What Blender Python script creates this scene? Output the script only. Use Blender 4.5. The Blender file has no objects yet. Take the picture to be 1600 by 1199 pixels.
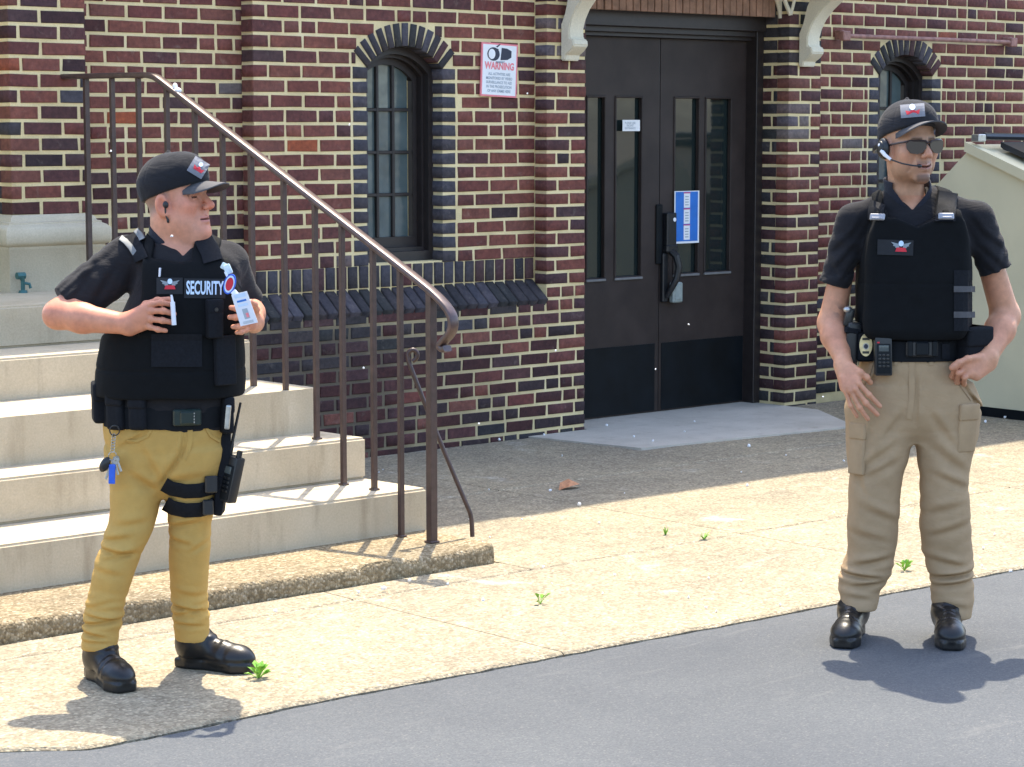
import bpy, bmesh, math, random
import numpy as np
from mathutils import Vector, Matrix
from mathutils.geometry import tessellate_polygon

random.seed(7); rng = np.random.default_rng(11)
scene = bpy.context.scene
COL = scene.collection

# ------------------------------------------------------------------ camera, sky, sun, exposure
FPX, HORIZ, CAMH, CX, CY = 3600.0, 195.0, 1.70, 800.0, 599.5
TH = math.radians(41.5)                      # heading, turned from the wall's normal
PITCH = math.atan((CY - HORIZ) / FPX)
cam_d = bpy.data.cameras.new('camera'); cam = bpy.data.objects.new('camera', cam_d); COL.objects.link(cam)
cam_d.sensor_width = 36.0; cam_d.lens = 36.0 * FPX / 1600.0
cam_d.clip_start = 0.1; cam_d.clip_end = 2000.0
cam.location = (0, 0, CAMH); cam.rotation_euler = (math.pi / 2 - PITCH, 0, -TH)
scene.camera = cam

SUN_EL, SUN_AZ = math.radians(67), math.radians(45)     # behind the building, to the right
world = bpy.data.worlds.new('World'); scene.world = world; world.use_nodes = True
wn = world.node_tree.nodes; wl = world.node_tree.links
wn.clear()
sky = wn.new('ShaderNodeTexSky'); sky.sky_type = 'NISHITA'; sky.sun_disc = False
sky.sun_elevation = SUN_EL; sky.sun_rotation = SUN_AZ
sky.air_density = 1.0; sky.dust_density = 2.0; sky.ozone_density = 1.0
bg = wn.new('ShaderNodeBackground'); bg.inputs[1].default_value = 0.15
wo = wn.new('ShaderNodeOutputWorld')
wl.new(sky.outputs[0], bg.inputs[0]); wl.new(bg.outputs[0], wo.inputs[0])
sun_d = bpy.data.lights.new('sun', 'SUN'); sun = bpy.data.objects.new('sun', sun_d); COL.objects.link(sun)
sun_d.energy = 2.6; sun_d.angle = math.radians(0.53); sun_d.color = (1.0, 0.90, 0.72)
sdir = Vector((math.sin(SUN_AZ) * math.cos(SUN_EL), math.cos(SUN_AZ) * math.cos(SUN_EL), math.sin(SUN_EL)))
sun.rotation_euler = sdir.to_track_quat('Z', 'Y').to_euler(); sun.location = (0, 0, 30)
scene.view_settings.view_transform = 'Standard'; scene.view_settings.look = 'None'
scene.view_settings.exposure = 1.9; scene.view_settings.gamma = 1.0
scene.view_settings.use_curve_mapping = False

# ------------------------------------------------------------------ camera geometry used to place things at their real distance
F0 = np.array([math.sin(TH), math.cos(TH), 0.0]); RR = np.array([math.cos(TH), -math.sin(TH), 0.0]); ZZ = np.array([0, 0, 1.0])
FW = F0 * math.cos(PITCH) - ZZ * math.sin(PITCH); UU = F0 * math.sin(PITCH) + ZZ * math.cos(PITCH)
CC = np.array([0, 0, CAMH])
def ray(x, y): return FW + RR * (x - CX) / FPX - UU * (y - CY) / FPX
def onz(x, y, z=0.0):
    d = ray(x, y); return CC + d * (z - CAMH) / d[2]
def ony(x, y, Y):
    d = ray(x, y); return CC + d * Y / d[1]
def onx(x, y, X):
    d = ray(x, y); return CC + d * X / d[0]
def ondepth(x, y, D):
    d = ray(x, y); return CC + d * D / (d @ F0)

# ------------------------------------------------------------------ object helpers
def tag(o, label=None, cat=None, group=None, kind=None):
    if label: o['label'] = label
    if cat: o['category'] = cat
    if group: o['group'] = group
    if kind: o['kind'] = kind
    return o
def empty(name, loc=(0, 0, 0), rz=0.0):
    o = bpy.data.objects.new(name, None); COL.objects.link(o)
    o.location = loc; o.rotation_euler = (0, 0, rz); o.empty_display_size = 0.1
    return o
def link(name, me, mat=None, parent=None, smooth=False, loc=None):
    if mat is not None and not me.materials: me.materials.append(mat)
    if smooth:
        me.polygons.foreach_set('use_smooth', [True] * len(me.polygons))
    o = bpy.data.objects.new(name, me); COL.objects.link(o)
    if parent is not None: o.parent = parent
    if loc is not None: o.location = loc
    return o
def pydata(name, v, f):
    me = bpy.data.meshes.new(name); me.from_pydata([tuple(map(float, p)) for p in v], [], [tuple(int(i) for i in q) for q in f]); me.update(); return me
def from_np(name, V, Q, col=None):
    """mesh from numpy arrays; Q (n,4) quads or (n,3) triangles; col = per-vertex rgb"""
    me = bpy.data.meshes.new(name); V = np.asarray(V, np.float32); Q = np.asarray(Q, np.int32); k = Q.shape[1]
    me.vertices.add(len(V)); me.vertices.foreach_set('co', V.ravel())
    me.loops.add(Q.size); me.loops.foreach_set('vertex_index', Q.ravel())
    me.polygons.add(len(Q)); me.polygons.foreach_set('loop_start', np.arange(0, Q.size, k, dtype=np.int32))
    me.polygons.foreach_set('loop_total', np.full(len(Q), k, np.int32))
    if col is not None: set_col(me, col)
    me.update(calc_edges=True); me.validate(); return me
def set_col(me, col):
    a = me.color_attributes.new('col', 'FLOAT_COLOR', 'POINT')
    c = np.ones((len(me.vertices), 4), np.float32); c[:, :3] = col
    a.data.foreach_set('color', c.ravel())
class MB:
    """collects shapes in one bmesh"""
    def __init__(s): s.bm = bmesh.new()
    def box(s, c, size, rot=None, bevel=0.0, seg=1):
        r = bmesh.ops.create_cube(s.bm, size=1.0); vs = r['verts']
        M = Matrix.LocRotScale(Vector(c), rot, Vector(size)) if rot is None else Matrix.Translation(Vector(c)) @ rot.to_4x4() @ Matrix.Diagonal((*size, 1))
        bmesh.ops.transform(s.bm, matrix=M, verts=vs)
        if bevel:
            es = list({e for v in vs for e in v.link_edges})
            bmesh.ops.bevel(s.bm, geom=es, offset=bevel, segments=seg, profile=0.6, affect='EDGES')
        return s
    def bx(s, a, b, bevel=0.0, seg=1):
        a = Vector(a); b = Vector(b); return s.box((a + b) / 2, [abs(q) for q in (b - a)], None, bevel, seg)
    def tube(s, pts, r, n=8, caps=True, flat=None):
        """sweep a circle (or ellipse: flat=(ru,rv,upvector)) along points"""
        pts = [Vector(p) for p in pts]; m = len(pts); rings = []
        rs = r if isinstance(r, (list, tuple)) else [r] * m
        up0 = Vector(flat[2]) if flat else None; prev = None
        for i, p in enumerate(pts):
            t = (pts[min(i + 1, m - 1)] - pts[max(i - 1, 0)]).normalized()
            if up0 is not None: u = (up0 - t * up0.dot(t)).normalized()
            elif prev is None:
                u = Vector((0, 0, 1)) if abs(t.z) < .9 else Vector((1, 0, 0)); u = (u - t * u.dot(t)).normalized()
            else: u = (prev - t * prev.dot(t)).normalized()
            prev = u; w = t.cross(u)
            ring = []
            for k in range(n):
                a = 2 * math.pi * k / n
                if flat:
                    ca, sa = math.cos(a), math.sin(a)
                    e = .45
                    q = p + w * flat[0] * math.copysign(abs(ca) ** e, ca) + u * flat[1] * math.copysign(abs(sa) ** e, sa)
                else: q = p + (w * math.cos(a) + u * math.sin(a)) * rs[i]
                ring.append(s.bm.verts.new(q))
            rings.append(ring)
        for i in range(m - 1):
            for k in range(n):
                s.bm.faces.new((rings[i][k], rings[i][(k + 1) % n], rings[i + 1][(k + 1) % n], rings[i + 1][k]))
        if caps:
            s.bm.faces.new(rings[0][::-1]); s.bm.faces.new(rings[-1])
        return s
    def prism(s, poly, to3, n0, n1):
        """polygon (2D list) extruded between to3(u,v,n0) and to3(u,v,n1)"""
        a = [s.bm.verts.new(to3(u, v, n0)) for u, v in poly]; b = [s.bm.verts.new(to3(u, v, n1)) for u, v in poly]
        k = len(poly)
        s.bm.faces.new(a[::-1]); s.bm.faces.new(b)
        for i in range(k): s.bm.faces.new((a[i], a[(i + 1) % k], b[(i + 1) % k], b[i]))
        return s
    def ell(s, c, r, rot=None, sub=2):
        q = bmesh.ops.create_icosphere(s.bm, subdivisions=sub, radius=1.0)
        M = Matrix.Translation(Vector(c)) @ (rot.to_4x4() if rot else Matrix()) @ Matrix.Diagonal((*r, 1))
        bmesh.ops.transform(s.bm, matrix=M, verts=q['verts']); return s
    def mesh(s, name):
        bmesh.ops.recalc_face_normals(s.bm, faces=s.bm.faces)
        me = bpy.data.meshes.new(name); s.bm.to_mesh(me); s.bm.free(); return me
    def obj(s, name, mat, parent=None, smooth=False):
        return link(name, s.mesh(name), mat, parent, smooth)
def autosmooth(o, deg=35):
    me = o.data
    me.polygons.foreach_set('use_smooth', [True] * len(me.polygons))
    try: me.set_sharp_from_angle(angle=math.radians(deg))
    except Exception: pass
    return o

# ------------------------------------------------------------------ materials
def srgb(r, g, b):
    def f(c):
        c /= 255.0; return c / 12.92 if c <= .04045 else ((c + .055) / 1.055) ** 2.4
    return (f(r), f(g), f(b))
class NT:
    def __init__(s, name):
        s.m = bpy.data.materials.new(name); s.m.use_nodes = True; s.t = s.m.node_tree; s.n = s.t.nodes; s.l = s.t.links
        s.p = s.n['Principled BSDF']
        s.geo = s.n.new('ShaderNodeNewGeometry')
    def mk(s, t, **k):
        n = s.n.new(t)
        for a, b in k.items(): setattr(n, a, b)
        return n
    def coord(s, scale=(1, 1, 1), rot=(0, 0, 0), obj=False):
        mp = s.mk('ShaderNodeMapping'); mp.inputs['Scale'].default_value = scale; mp.inputs['Rotation'].default_value = rot
        if obj:
            tc = s.mk('ShaderNodeTexCoord'); s.l.new(tc.outputs['Object'], mp.inputs[0])
        else: s.l.new(s.geo.outputs['Position'], mp.inputs[0])
        return mp.outputs[0]
    def noise(s, vec, scale, detail=4, rough=.55, dist=0.0):
        n = s.mk('ShaderNodeTexNoise'); n.inputs['Scale'].default_value = scale; n.inputs['Detail'].default_value = detail
        n.inputs['Roughness'].default_value = rough; n.inputs['Distortion'].default_value = dist
        s.l.new(vec, n.inputs['Vector']); return n.outputs['Fac']
    def vor(s, vec, scale, out='Distance', feature='F1'):
        n = s.mk('ShaderNodeTexVoronoi', feature=feature); n.inputs['Scale'].default_value = scale; s.l.new(vec, n.inputs['Vector']); return n.outputs[out]
    def ramp(s, fac, stops, interp='LINEAR'):
        r = s.mk('ShaderNodeValToRGB'); e = r.color_ramp.elements; r.color_ramp.interpolation = interp
        while len(e) < len(stops): e.new(0.5)
        for q, (p, c) in zip(e, stops):
            q.position = p; q.color = (*c, 1) if len(c) == 3 else c
        s.l.new(fac, r.inputs[0]); return r.outputs[0]
    def mix(s, fac, a, b, mode='MIX'):
        m = s.mk('ShaderNodeMix', data_type='RGBA', blend_type=mode)
        for inp, v in ((m.inputs[0], fac), (m.inputs[6], a), (m.inputs[7], b)):
            if isinstance(v, (int, float)): inp.default_value = v
            elif isinstance(v, tuple): inp.default_value = (*v, 1) if len(v) == 3 else v
            else: s.l.new(v, inp)
        return m.outputs[2]
    def math(s, op, a, b=0.0):
        m = s.mk('ShaderNodeMath', operation=op)
        for inp, v in ((m.inputs[0], a), (m.inputs[1], b)):
            if isinstance(v, (int, float)): inp.default_value = v
            else: s.l.new(v, inp)
        return m.outputs[0]
    def attr(s, name='col'):
        a = s.mk('ShaderNodeAttribute'); a.attribute_name = name; return a.outputs['Color']
    def bump(s, h, strength, dist=.002, prev=None):
        b = s.mk('ShaderNodeBump'); b.inputs['Strength'].default_value = strength; b.inputs['Distance'].default_value = dist
        s.l.new(h, b.inputs['Height'])
        if prev is not None: s.l.new(prev, b.inputs['Normal'])
        s.l.new(b.outputs[0], s.p.inputs['Normal']); return b.outputs[0]
    def set(s, **k):
        for a, v in k.items():
            inp = s.p.inputs[a.replace('_', ' ')]
            if isinstance(v, (int, float)): inp.default_value = v
            elif isinstance(v, tuple): inp.default_value = (*v, 1) if len(v) == 3 else v
            else: s.l.new(v, inp)
        return s
def simple(name, col, rough=.6, metal=0.0, var=.12, nscale=40, bump=.0, bscale=200, bdist=.001, spec=.5):
    t = NT(name); v = t.coord()
    n = t.noise(v, nscale, 4)
    a = tuple(c * (1 - var) for c in col); b = tuple(min(1, c * (1 + var)) for c in col)
    t.set(Base_Color=t.ramp(n, [(.3, a), (.7, b)]), Roughness=rough, Metallic=metal)
    t.p.inputs['Specular IOR Level'].default_value = spec
    if bump: t.bump(t.noise(v, bscale, 3), bump, bdist)
    return t.m

def m_brick():
    t = NT('fired_brick'); v = t.coord()
    c = t.attr()
    n1 = t.noise(v, 45, 5, .6); n2 = t.noise(v, 9, 3)
    n3 = t.noise(v, 210, 3, .7)
    c = t.mix(1.0, c, t.ramp(n1, [(.25, (.62, .62, .66)), (.75, (1.35, 1.3, 1.25))]), 'MULTIPLY')
    c = t.mix(1.0, c, t.ramp(n2, [(.3, (.8, .8, .82)), (.7, (1.15, 1.12, 1.1))]), 'MULTIPLY')
    # lime smears left on the faces
    lime = t.math('MULTIPLY', t.ramp(t.noise(v, 17, 6, .65, .6), [(.60, (0, 0, 0)), (.74, (1, 1, 1))]), .22)
    c = t.mix(lime, c, (.36, .30, .24))
    t.set(Base_Color=c, Roughness=.8); t.p.inputs['Specular IOR Level'].default_value = .3
    b = t.bump(n3, .55, .004); t.bump(t.noise(v, 38, 4), .5, .006, b)
    return t.m
def m_mortar():
    t = NT('lime_mortar'); v = t.coord()
    n = t.noise(v, 6, 5); g = t.noise(v, 180, 3, .7)
    c = t.ramp(n, [(.25, (.62, .49, .26)), (.55, (.80, .65, .36)), (.8, (.85, .72, .44))])
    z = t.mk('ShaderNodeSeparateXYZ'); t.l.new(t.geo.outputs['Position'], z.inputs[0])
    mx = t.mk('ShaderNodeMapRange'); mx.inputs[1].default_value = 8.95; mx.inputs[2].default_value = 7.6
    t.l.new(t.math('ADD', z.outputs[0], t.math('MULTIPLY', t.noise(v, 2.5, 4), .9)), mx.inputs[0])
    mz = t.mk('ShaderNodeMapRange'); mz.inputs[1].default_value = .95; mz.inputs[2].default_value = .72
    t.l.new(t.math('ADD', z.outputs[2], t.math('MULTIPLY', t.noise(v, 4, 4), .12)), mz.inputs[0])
    c = t.mix(t.math('MULTIPLY', t.math('MULTIPLY', mx.outputs[0], mz.outputs[0]), 1.0), c, (.135, .110, .082))     # joints darken towards the lower corner by the steps
    c = t.mix(1.0, c, t.ramp(g, [(.2, (.85, .85, .85)), (.8, (1.1, 1.1, 1.1))]), 'MULTIPLY')
    t.set(Base_Color=c, Roughness=.95); t.p.inputs['Specular IOR Level'].default_value = .15
    t.bump(g, .6, .004); return t.m
def m_aggregate(name, lo, mid, hi, patch=True):
    t = NT(name); v = t.coord()
    cell = t.vor(v, 95, 'Color'); dist = t.vor(v, 95)
    sp = t.mk('ShaderNodeSeparateColor'); t.l.new(cell, sp.inputs[0])
    c = t.ramp(sp.outputs[0], [(0.0, lo), (.45, mid), (.8, hi), (1.0, (.62, .53, .38))])
    c = t.mix(t.ramp(dist, [(.0, (0, 0, 0)), (.55, (.6, .6, .6))]), c, tuple(x * .62 for x in mid))
    big = t.noise(v, 1.6, 5, .6)
    c = t.mix(1.0, c, t.ramp(big, [(.3, (.80, .80, .82)), (.7, (1.12, 1.1, 1.06))]), 'MULTIPLY')
    mid_n = t.noise(v, 13, 4, .6)
    c = t.mix(1.0, c, t.ramp(mid_n, [(.3, (.86, .85, .84)), (.7, (1.1, 1.1, 1.1))]), 'MULTIPLY')
    if patch:   # white seed fluff and lime washed over the slabs
        pn = t.noise(v, 2.6, 7, .72, .8)
        w = t.ramp(pn, [(.60, (0, 0, 0)), (.74, (.55, .55, .55))])
        c = t.mix(w, c, (.60, .57, .50))
        dk = t.ramp(t.noise(v, 1.1, 6, .7, .4), [(.62, (0, 0, 0)), (.80, (.55, .55, .55))])
        c = t.mix(dk, c, (.20, .17, .13))
    t.set(Base_Color=c, Roughness=.9); t.p.inputs['Specular IOR Level'].default_value = .25
    b = t.bump(dist, .7, -.006); t.bump(mid_n, .35, .008, b)
    return t.m
def m_asphalt():
    t = NT('worn_asphalt'); v = t.coord()
    cell = t.vor(v, 190, 'Color'); dist = t.vor(v, 190)
    sp = t.mk('ShaderNodeSeparateColor'); t.l.new(cell, sp.inputs[0])
    c = t.ramp(sp.outputs[0], [(.0, (.060, .066, .074)), (.55, (.074, .081, .089)), (.94, (.088, .094, .100)), (1.0, (.118, .119, .118))])
    big = t.noise(v, .9, 6, .6, .5)
    c = t.mix(1.0, c, t.ramp(big, [(.3, (.80, .81, .84)), (.72, (1.16, 1.15, 1.13))]), 'MULTIPLY')
    st = t.coord((.55, 3.2, 1)); stn = t.noise(st, 2.2, 6, .65, .4)
    c = t.mix(t.ramp(stn, [(.60, (0, 0, 0)), (.78, (.55, .55, .55))]), c, (.16, .158, .152))     # dusty tyre-worn streaks along the road
    c = t.mix(t.ramp(t.noise(v, 30, 3), [(.64, (0, 0, 0)), (.76, (.35, .35, .35))]), c, (.13, .13, .128))
    t.set(Base_Color=c, Roughness=.85); t.p.inputs['Specular IOR Level'].default_value = .35
    b = t.bump(dist, .35, -.004); t.bump(t.noise(v, 25, 4), .25, .006, b)
    return t.m
def m_stone(name, a, b, stain=(.2, .17, .13), st=.5):
    t = NT(name); v = t.coord()
    n = t.noise(v, 3, 6, .6); g = t.noise(v, 120, 4, .7)
    c = t.ramp(n, [(.3, a), (.7, b)])
    vs = t.coord((5, 5, .9)); c = t.mix(t.math('MULTIPLY', t.ramp(t.noise(vs, 2.2, 5, .6), [(.55, (0, 0, 0)), (.8, (1, 1, 1))]), st), c, stain)
    c = t.mix(1.0, c, t.ramp(g, [(.25, (.86, .86, .86)), (.75, (1.1, 1.1, 1.1))]), 'MULTIPLY')
    t.set(Base_Color=c, Roughness=.88); t.p.inputs['Specular IOR Level'].default_value = .3
    t.bump(g, .45, .003); return t.m
def m_glass_dark():
    t = NT('dark_window_glass'); v = t.coord()
    t.set(Base_Color=(.012, .02, .02), Roughness=.06)
    t.p.inputs['Specular IOR Level'].default_value = .9
    t.bump(t.noise(v, 3.5, 2), .12, .01); return t.m
def m_vcol(name, rough=.7, spec=.3, bump=0, bscale=600, bdist=.0006, var=.1, nscale=60, obj=True, sheen=0, wrinkle=0):
    t = NT(name); v = t.coord(obj=obj); c = t.attr()
    if var: c = t.mix(1.0, c, t.ramp(t.noise(v, nscale, 5, .6), [(.25, (1 - var,) * 3), (.75, (1 + var,) * 3)]), 'MULTIPLY')
    t.set(Base_Color=c, Roughness=rough); t.p.inputs['Specular IOR Level'].default_value = spec
    if sheen: t.p.inputs['Sheen Weight'].default_value = sheen; t.p.inputs['Sheen Roughness'].default_value = .5
    b = None
    if wrinkle:     # soft irregular cloth creases
        w = t.coord((.8, .8, 1.7), obj=obj); n = t.noise(w, 9, 3, .5, 1.6)
        r = t.ramp(t.math('ABSOLUTE', t.math('SUBTRACT', n, .5)), [(0, (0, 0, 0)), (.09, (1, 1, 1))])
        b = t.bump(r, wrinkle, .006); b = t.bump(t.noise(w, 24, 3, .5, .8), wrinkle * .8, .006, b)
    if bump: t.bump(t.noise(v, bscale, 3, .6), bump, bdist, b)
    return t.m
M = {}
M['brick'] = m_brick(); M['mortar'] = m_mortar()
M['slab'] = m_aggregate('exposed_aggregate', (.20, .165, .115), (.35, .30, .210), (.46, .405, .29))
M['kerbslab'] = m_aggregate('coarse_aggregate', (.14, .105, .06), (.30, .235, .14), (.44, .36, .23), patch=False)
M['asphalt'] = m_asphalt(); M['sand'] = simple('joint_sand', (.30, .26, .19), .95, 0, .3, 14, .5, 120, .003)
M['step'] = m_stone('cast_concrete', (.44, .365, .25), (.55, .465, .335), (.26, .20, .13), .65)
M['lime'] = m_stone('limestone', (.50, .425, .30), (.60, .52, .38), (.30, .25, .18), .4)
M['console'] = m_stone('painted_stone', (.66, .60, .46), (.78, .72, .56), (.40, .35, .25), .3)
M['landing'] = m_stone('grey_concrete', (.44, .395, .325), (.55, .50, .42), (.29, .25, .20), .6)
M['rail'] = simple('brown_painted_iron', (.050, .027, .024), .38, 0, .25, 30, .3, 120, .002, .55)
M['railtop'] = simple('worn_rail_paint', (.075, .045, .043), .36, .3, .3, 30, .25, 90, .002, .8)
M['door'] = simple('brown_door_paint', (.036, .026, .023), .50, 0, .25, 5, .2, 160, .001, .25)
M['kick'] = simple('black_kick_plate', (.004, .006, .008), .5, 0, .4, 6, .1, 90, .001, .2)
M['frame'] = simple('dark_brown_frame', (.022, .016, .015), .45, 0, .2, 20, .2, 150)
M['glass'] = m_glass_dark()
M['black'] = simple('black_plastic', (.010, .011, .013), .4, 0, .2, 40)
M['gun'] = simple('gunmetal', (.05, .05, .05), .35, .7, .2, 60)
M['steel'] = simple('brushed_steel', (.45, .45, .43), .35, .85, .15, 60)
M['white'] = simple('white_print', (.80, .80, .80), .5, 0, .03, 20)
M['red'] = simple('red_print', (.75, .06, .09), .5, 0, .05, 20)
M['pink'] = simple('faded_red_print', (.80, .22, .25), .5, 0, .08, 20)
M['blue'] = simple('blue_print', (.02, .16, .55), .45, 0, .08, 20)
M['ink'] = simple('dark_ink', (.02, .025, .05), .5, 0, .05, 20)
M['greyink'] = simple('grey_ink', (.35, .40, .45), .5, 0, .05, 20)
M['dump'] = simple('beige_painted_steel', (.62, .555, .37), .55, 0, .08, 2.2, .1, 30, .004)
M['lid'] = simple('black_lid_plastic', (.012, .014, .02), .35, 0, .2, 10)
M['rust'] = simple('rusty_pipe', (.30, .15, .12), .7, 0, .35, 25, .4, 120, .003)
M['wood'] = simple('brown_tympanum_brick', (.26, .145, .095), .8, 0, .3, 14, .5, 90, .004)
M['soot'] = simple('sooty_stone', (.075, .066, .058), .85, 0, .4, 11, .5, 90, .004)
M['roof'] = simple('roof_slate', (.08, .08, .085), .8)
# ================================================================== the setting: ground
YF, YB, YA, YG = 9.283, 9.383, 9.488, 9.330         # wall planes: lower wall and door piers, upper wall, left wall, left pier
def ground_sheet(name, x0, x1, y0, y1, z, mat, nx=2, ny=2):
    v = [(x0 + (x1 - x0) * i / nx, y0 + (y1 - y0) * j / ny, z) for j in range(ny + 1) for i in range(nx + 1)]
    f = [(j * (nx + 1) + i, j * (nx + 1) + i + 1, (j + 1) * (nx + 1) + i + 1, (j + 1) * (nx + 1) + i) for j in range(ny) for i in range(nx)]
    o = link(name, pydata(name, v, f), mat); tag(o, kind='structure'); return o
soil = ground_sheet('ground', -600, 600, -600, 600, -.06, simple('dry_ground', (.16, .14, .10), .95, 0, .3, 1))
tag(soil, 'dry earth reaching away beyond the paving to the horizon')
# asphalt road with a slightly ragged edge against the slabs
def road():
    xs = np.concatenate([[-40], np.arange(1.0, 12, .035), [60]])
    ed = 5.395 - .042 * np.clip(xs - 4, 0, 20) + .005 * np.sin(xs * 4.1) * np.sin(xs * 1.3) + .0025 * np.sin(xs * 31) + .002 * np.sin(xs * 57)
    ed = np.where(xs < 3.4, ed + .42 * np.clip((3.22 - xs) / .6, 0, 1), ed)
    v = []; f = []
    n = len(xs)
    for x, e in zip(xs, ed): v += [(x, -40, 0), (x, e - .03, .0), (x, e, -.010), (x, e + .012, -.05)]
    for i in range(n - 1):
        for k in range(3): f.append((4 * i + k, 4 * i + 4 + k, 4 * i + 5 + k, 4 * i + 1 + k))
    o = link('road', pydata('road', v, f), M['asphalt']); tag(o, 'grey worn asphalt road along the bottom of the picture', kind='structure')
    return xs, ed
RX, RE = road()
def road_edge(x): return float(np.interp(x, RX, RE))
# pavement: aggregate slabs with recessed joints, parts of one structure
pave = empty('pavement', (6, 7, 0)); tag(pave, 'sunlit exposed aggregate pavement between road and building', kind='structure')
def slab(x0, x1, y0, y1, z=0.0, follow=False, mat='slab', name='paving_slab', parent=None):
    parent = parent or pave; nx = max(2, int((x1 - x0) / .06)); g = .0025
    xs = np.linspace(x0 + g, x1 - g, nx + 1); v = []; f = []
    rows = 4
    for x in xs:
        ya = (road_edge(x) + .016 if follow else y0 + g); yb = y1 - g
        wob = .003 * math.sin(x * 23) + .002 * math.sin(x * 61 + y0)
        v += [(x, ya + .002, z - .06), (x, ya + wob, z - .008), (x, ya + .012 + wob, z), (x, yb - .012 - wob, z), (x, yb - wob, z - .008), (x, yb, z - .06)]
    k = 6
    for i in range(nx):
        for j in range(k - 1): f.append((k * i + j, k * (i + 1) + j, k * (i + 1) + j + 1, k * i + j + 1))
    f.append(tuple(range(k))); f.append(tuple(k * nx + j for j in range(k))[::-1])
    v = [(a - parent.location[0], b - parent.location[1], c - parent.location[2]) for a, b, c in v]
    return link(name, pydata(name, v, f), M[mat], parent)
bays = [(-6, 1.2), (1.2, 2.5), (2.5, 4.98), (4.98, 7.02), (7.02, 8.88), (8.88, 10.75), (10.75, 12.7), (12.7, 16), (16, 24)]
YJ = 6.48
def joint_y(x): return YJ + .0
for a, b in bays: slab(a, b, 5.2, YJ, follow=True)
for a, b in bays:
    y0 = YJ
    if b <= 6.0: slab(a, b, y0, 6.685)
    elif a < 6.0: slab(a, 5.84, y0, 6.685); slab(5.84, b, y0, 8.02)
    else: slab(a, b, y0, 8.02)
for a, b in [(5.84, 7.02), (7.02, 8.44), (10.02, 11.6), (11.6, 14), (14, 24)]: slab(a, b, 8.02, 9.29)
slab(8.44, 10.02, 8.02, 8.53)
ground_sheet('joint_sand', -8, 26, 6.0, 9.2, -.005, M['sand']); bpy.data.objects['joint_sand']['kind'] = 'structure'
# concrete threshold slab in front of the doors
thr = MB(); thr.prism([(8.36, 9.10), (8.47, 8.545), (10.0, 8.375), (10.42, 9.02), (10.40, 9.62), (8.775, 9.62), (8.775, 9.279), (8.33, 9.279)], lambda u, v, n: (u, v, n), -.055, .009)
o = thr.obj('door_threshold', M['landing'])
tag(o, 'smooth grey concrete slab in front of the brown doors', 'threshold')

# ================================================================== the building
bld = empty('brick_building', (8, 9.5, 0))
tag(bld, 'old red brick building with cream mortar behind both men', 'building')
BL = np.array(bld.location)
def bpart(name, v, f, mat, parent=bld):
    v = np.asarray(v, float) - BL; return link(name, pydata(name, v, f), mat, parent)
def boxpart(name, a, b, mat, parent=bld, bevel=0.0):
    m = MB(); m.bx(np.array(a) - BL, np.array(b) - BL, bevel); return m.obj(name, mat, parent)

# ---- brick meshes: shared variants per colour class and kind
BR = {  # linear base colours
    'red': [(.165, .056, .042), (.142, .048, .039), (.185, .066, .050), (.126, .046, .040), (.148, .048, .041), (.165, .066, .050), (.120, .045, .040), (.190, .069, .050)],
    'plum': [(.085, .038, .038), (.070, .035, .038), (.095, .040, .040), (.075, .042, .043)],
    'slate': [(.058, .056, .068), (.066, .063, .076), (.048, .044, .052), (.074, .066, .076), (.056, .050, .056)],
    'dark': [(.034, .032, .036), (.044, .039, .042), (.036, .036, .036), (.050, .042, .043)],
    'deep': [(.060, .024, .024), (.048, .024, .026), (.072, .028, .026), (.040, .026, .028)],
    'orange': [(.32, .085, .038), (.26, .075, .042)],
    'pale': [(.14, .105, .100), (.16, .13, .12), (.12, .10, .11)],
}
_bm = {}
def brick_verts(L, H, D, seed):
    r = random.Random(seed); c = .0035
    j = lambda s: (r.random() - .5) * 2 * s
    back = [(-L / 2, D, -H / 2), (L / 2, D, -H / 2), (L / 2, D, H / 2), (-L / 2, D, H / 2)]
    jo = [(j(.0022), j(.0016), j(.0018)) for _ in range(4)]
    fo = [(b[0] + q[0], c + abs(q[1]) * .5, b[2] + q[2]) for b, q in zip(back, jo)]
    fi = [(x - math.copysign(c * 1.1, x), j(.0016), z - math.copysign(c, z)) for x, y, z in fo]
    v = back + fo + fi
    f = [(8, 9, 10, 11)]
    for k in range(4):
        a, b = k, (k + 1) % 4
        f.append((4 + a, 4 + b, 8 + b, 8 + a)); f.append((a, b, 4 + b, 4 + a))
    return np.array(v), f
def brick_mesh(cls, ci, kind, D):
    key = (cls, ci, kind, D)
    if key not in _bm:
        L, H = kind
        v, f = brick_verts(L, H, D, hash((cls, ci, L, H)) & 0xffff if False else (ord(cls[0]) * 131 + ord(cls[1]) * 17 + ci * 7 + int(L * 1e4)))
        me = pydata('brick', v, f); col = np.tile(np.array(BR[cls][ci]), (len(v), 1)); set_col(me, col)
        me.materials.append(M['brick']); _bm[key] = (me, v, f, col)
    return _bm[key]
placed = []   # (importance, matrix 4x4 world, key)
def put(o, U, N, Wd, cls, L, H, D=.095):
    """a brick whose front face centre is at o; U along, N out of the wall, Wd up"""
    Lq = min((.188, .135, .088, .05), key=lambda q: abs(q - L)); Hq = H
    ci = random.randrange(len(BR[cls]))
    key = (cls, ci, (Lq, round(Hq, 4)), D)
    X = np.eye(4); U = np.asarray(U, float); N = np.asarray(N, float); Wd = np.asarray(Wd, float)
    X[:3, 0] = U * (L / Lq); X[:3, 1] = -N; X[:3, 2] = Wd; X[:3, 3] = o
    placed.append((o, X, key))
MODL, JNT = .206, .017
def pick(cls_w):
    r = random.random() * sum(w for _, w in cls_w)
    for c, w in cls_w:
        r -= w
        if r <= 0: return c
    return cls_w[0][0]
DEF = [('red', 12), ('plum', 1.0), ('orange', .12), ('pale', .12), ('deep', .3)]
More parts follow.
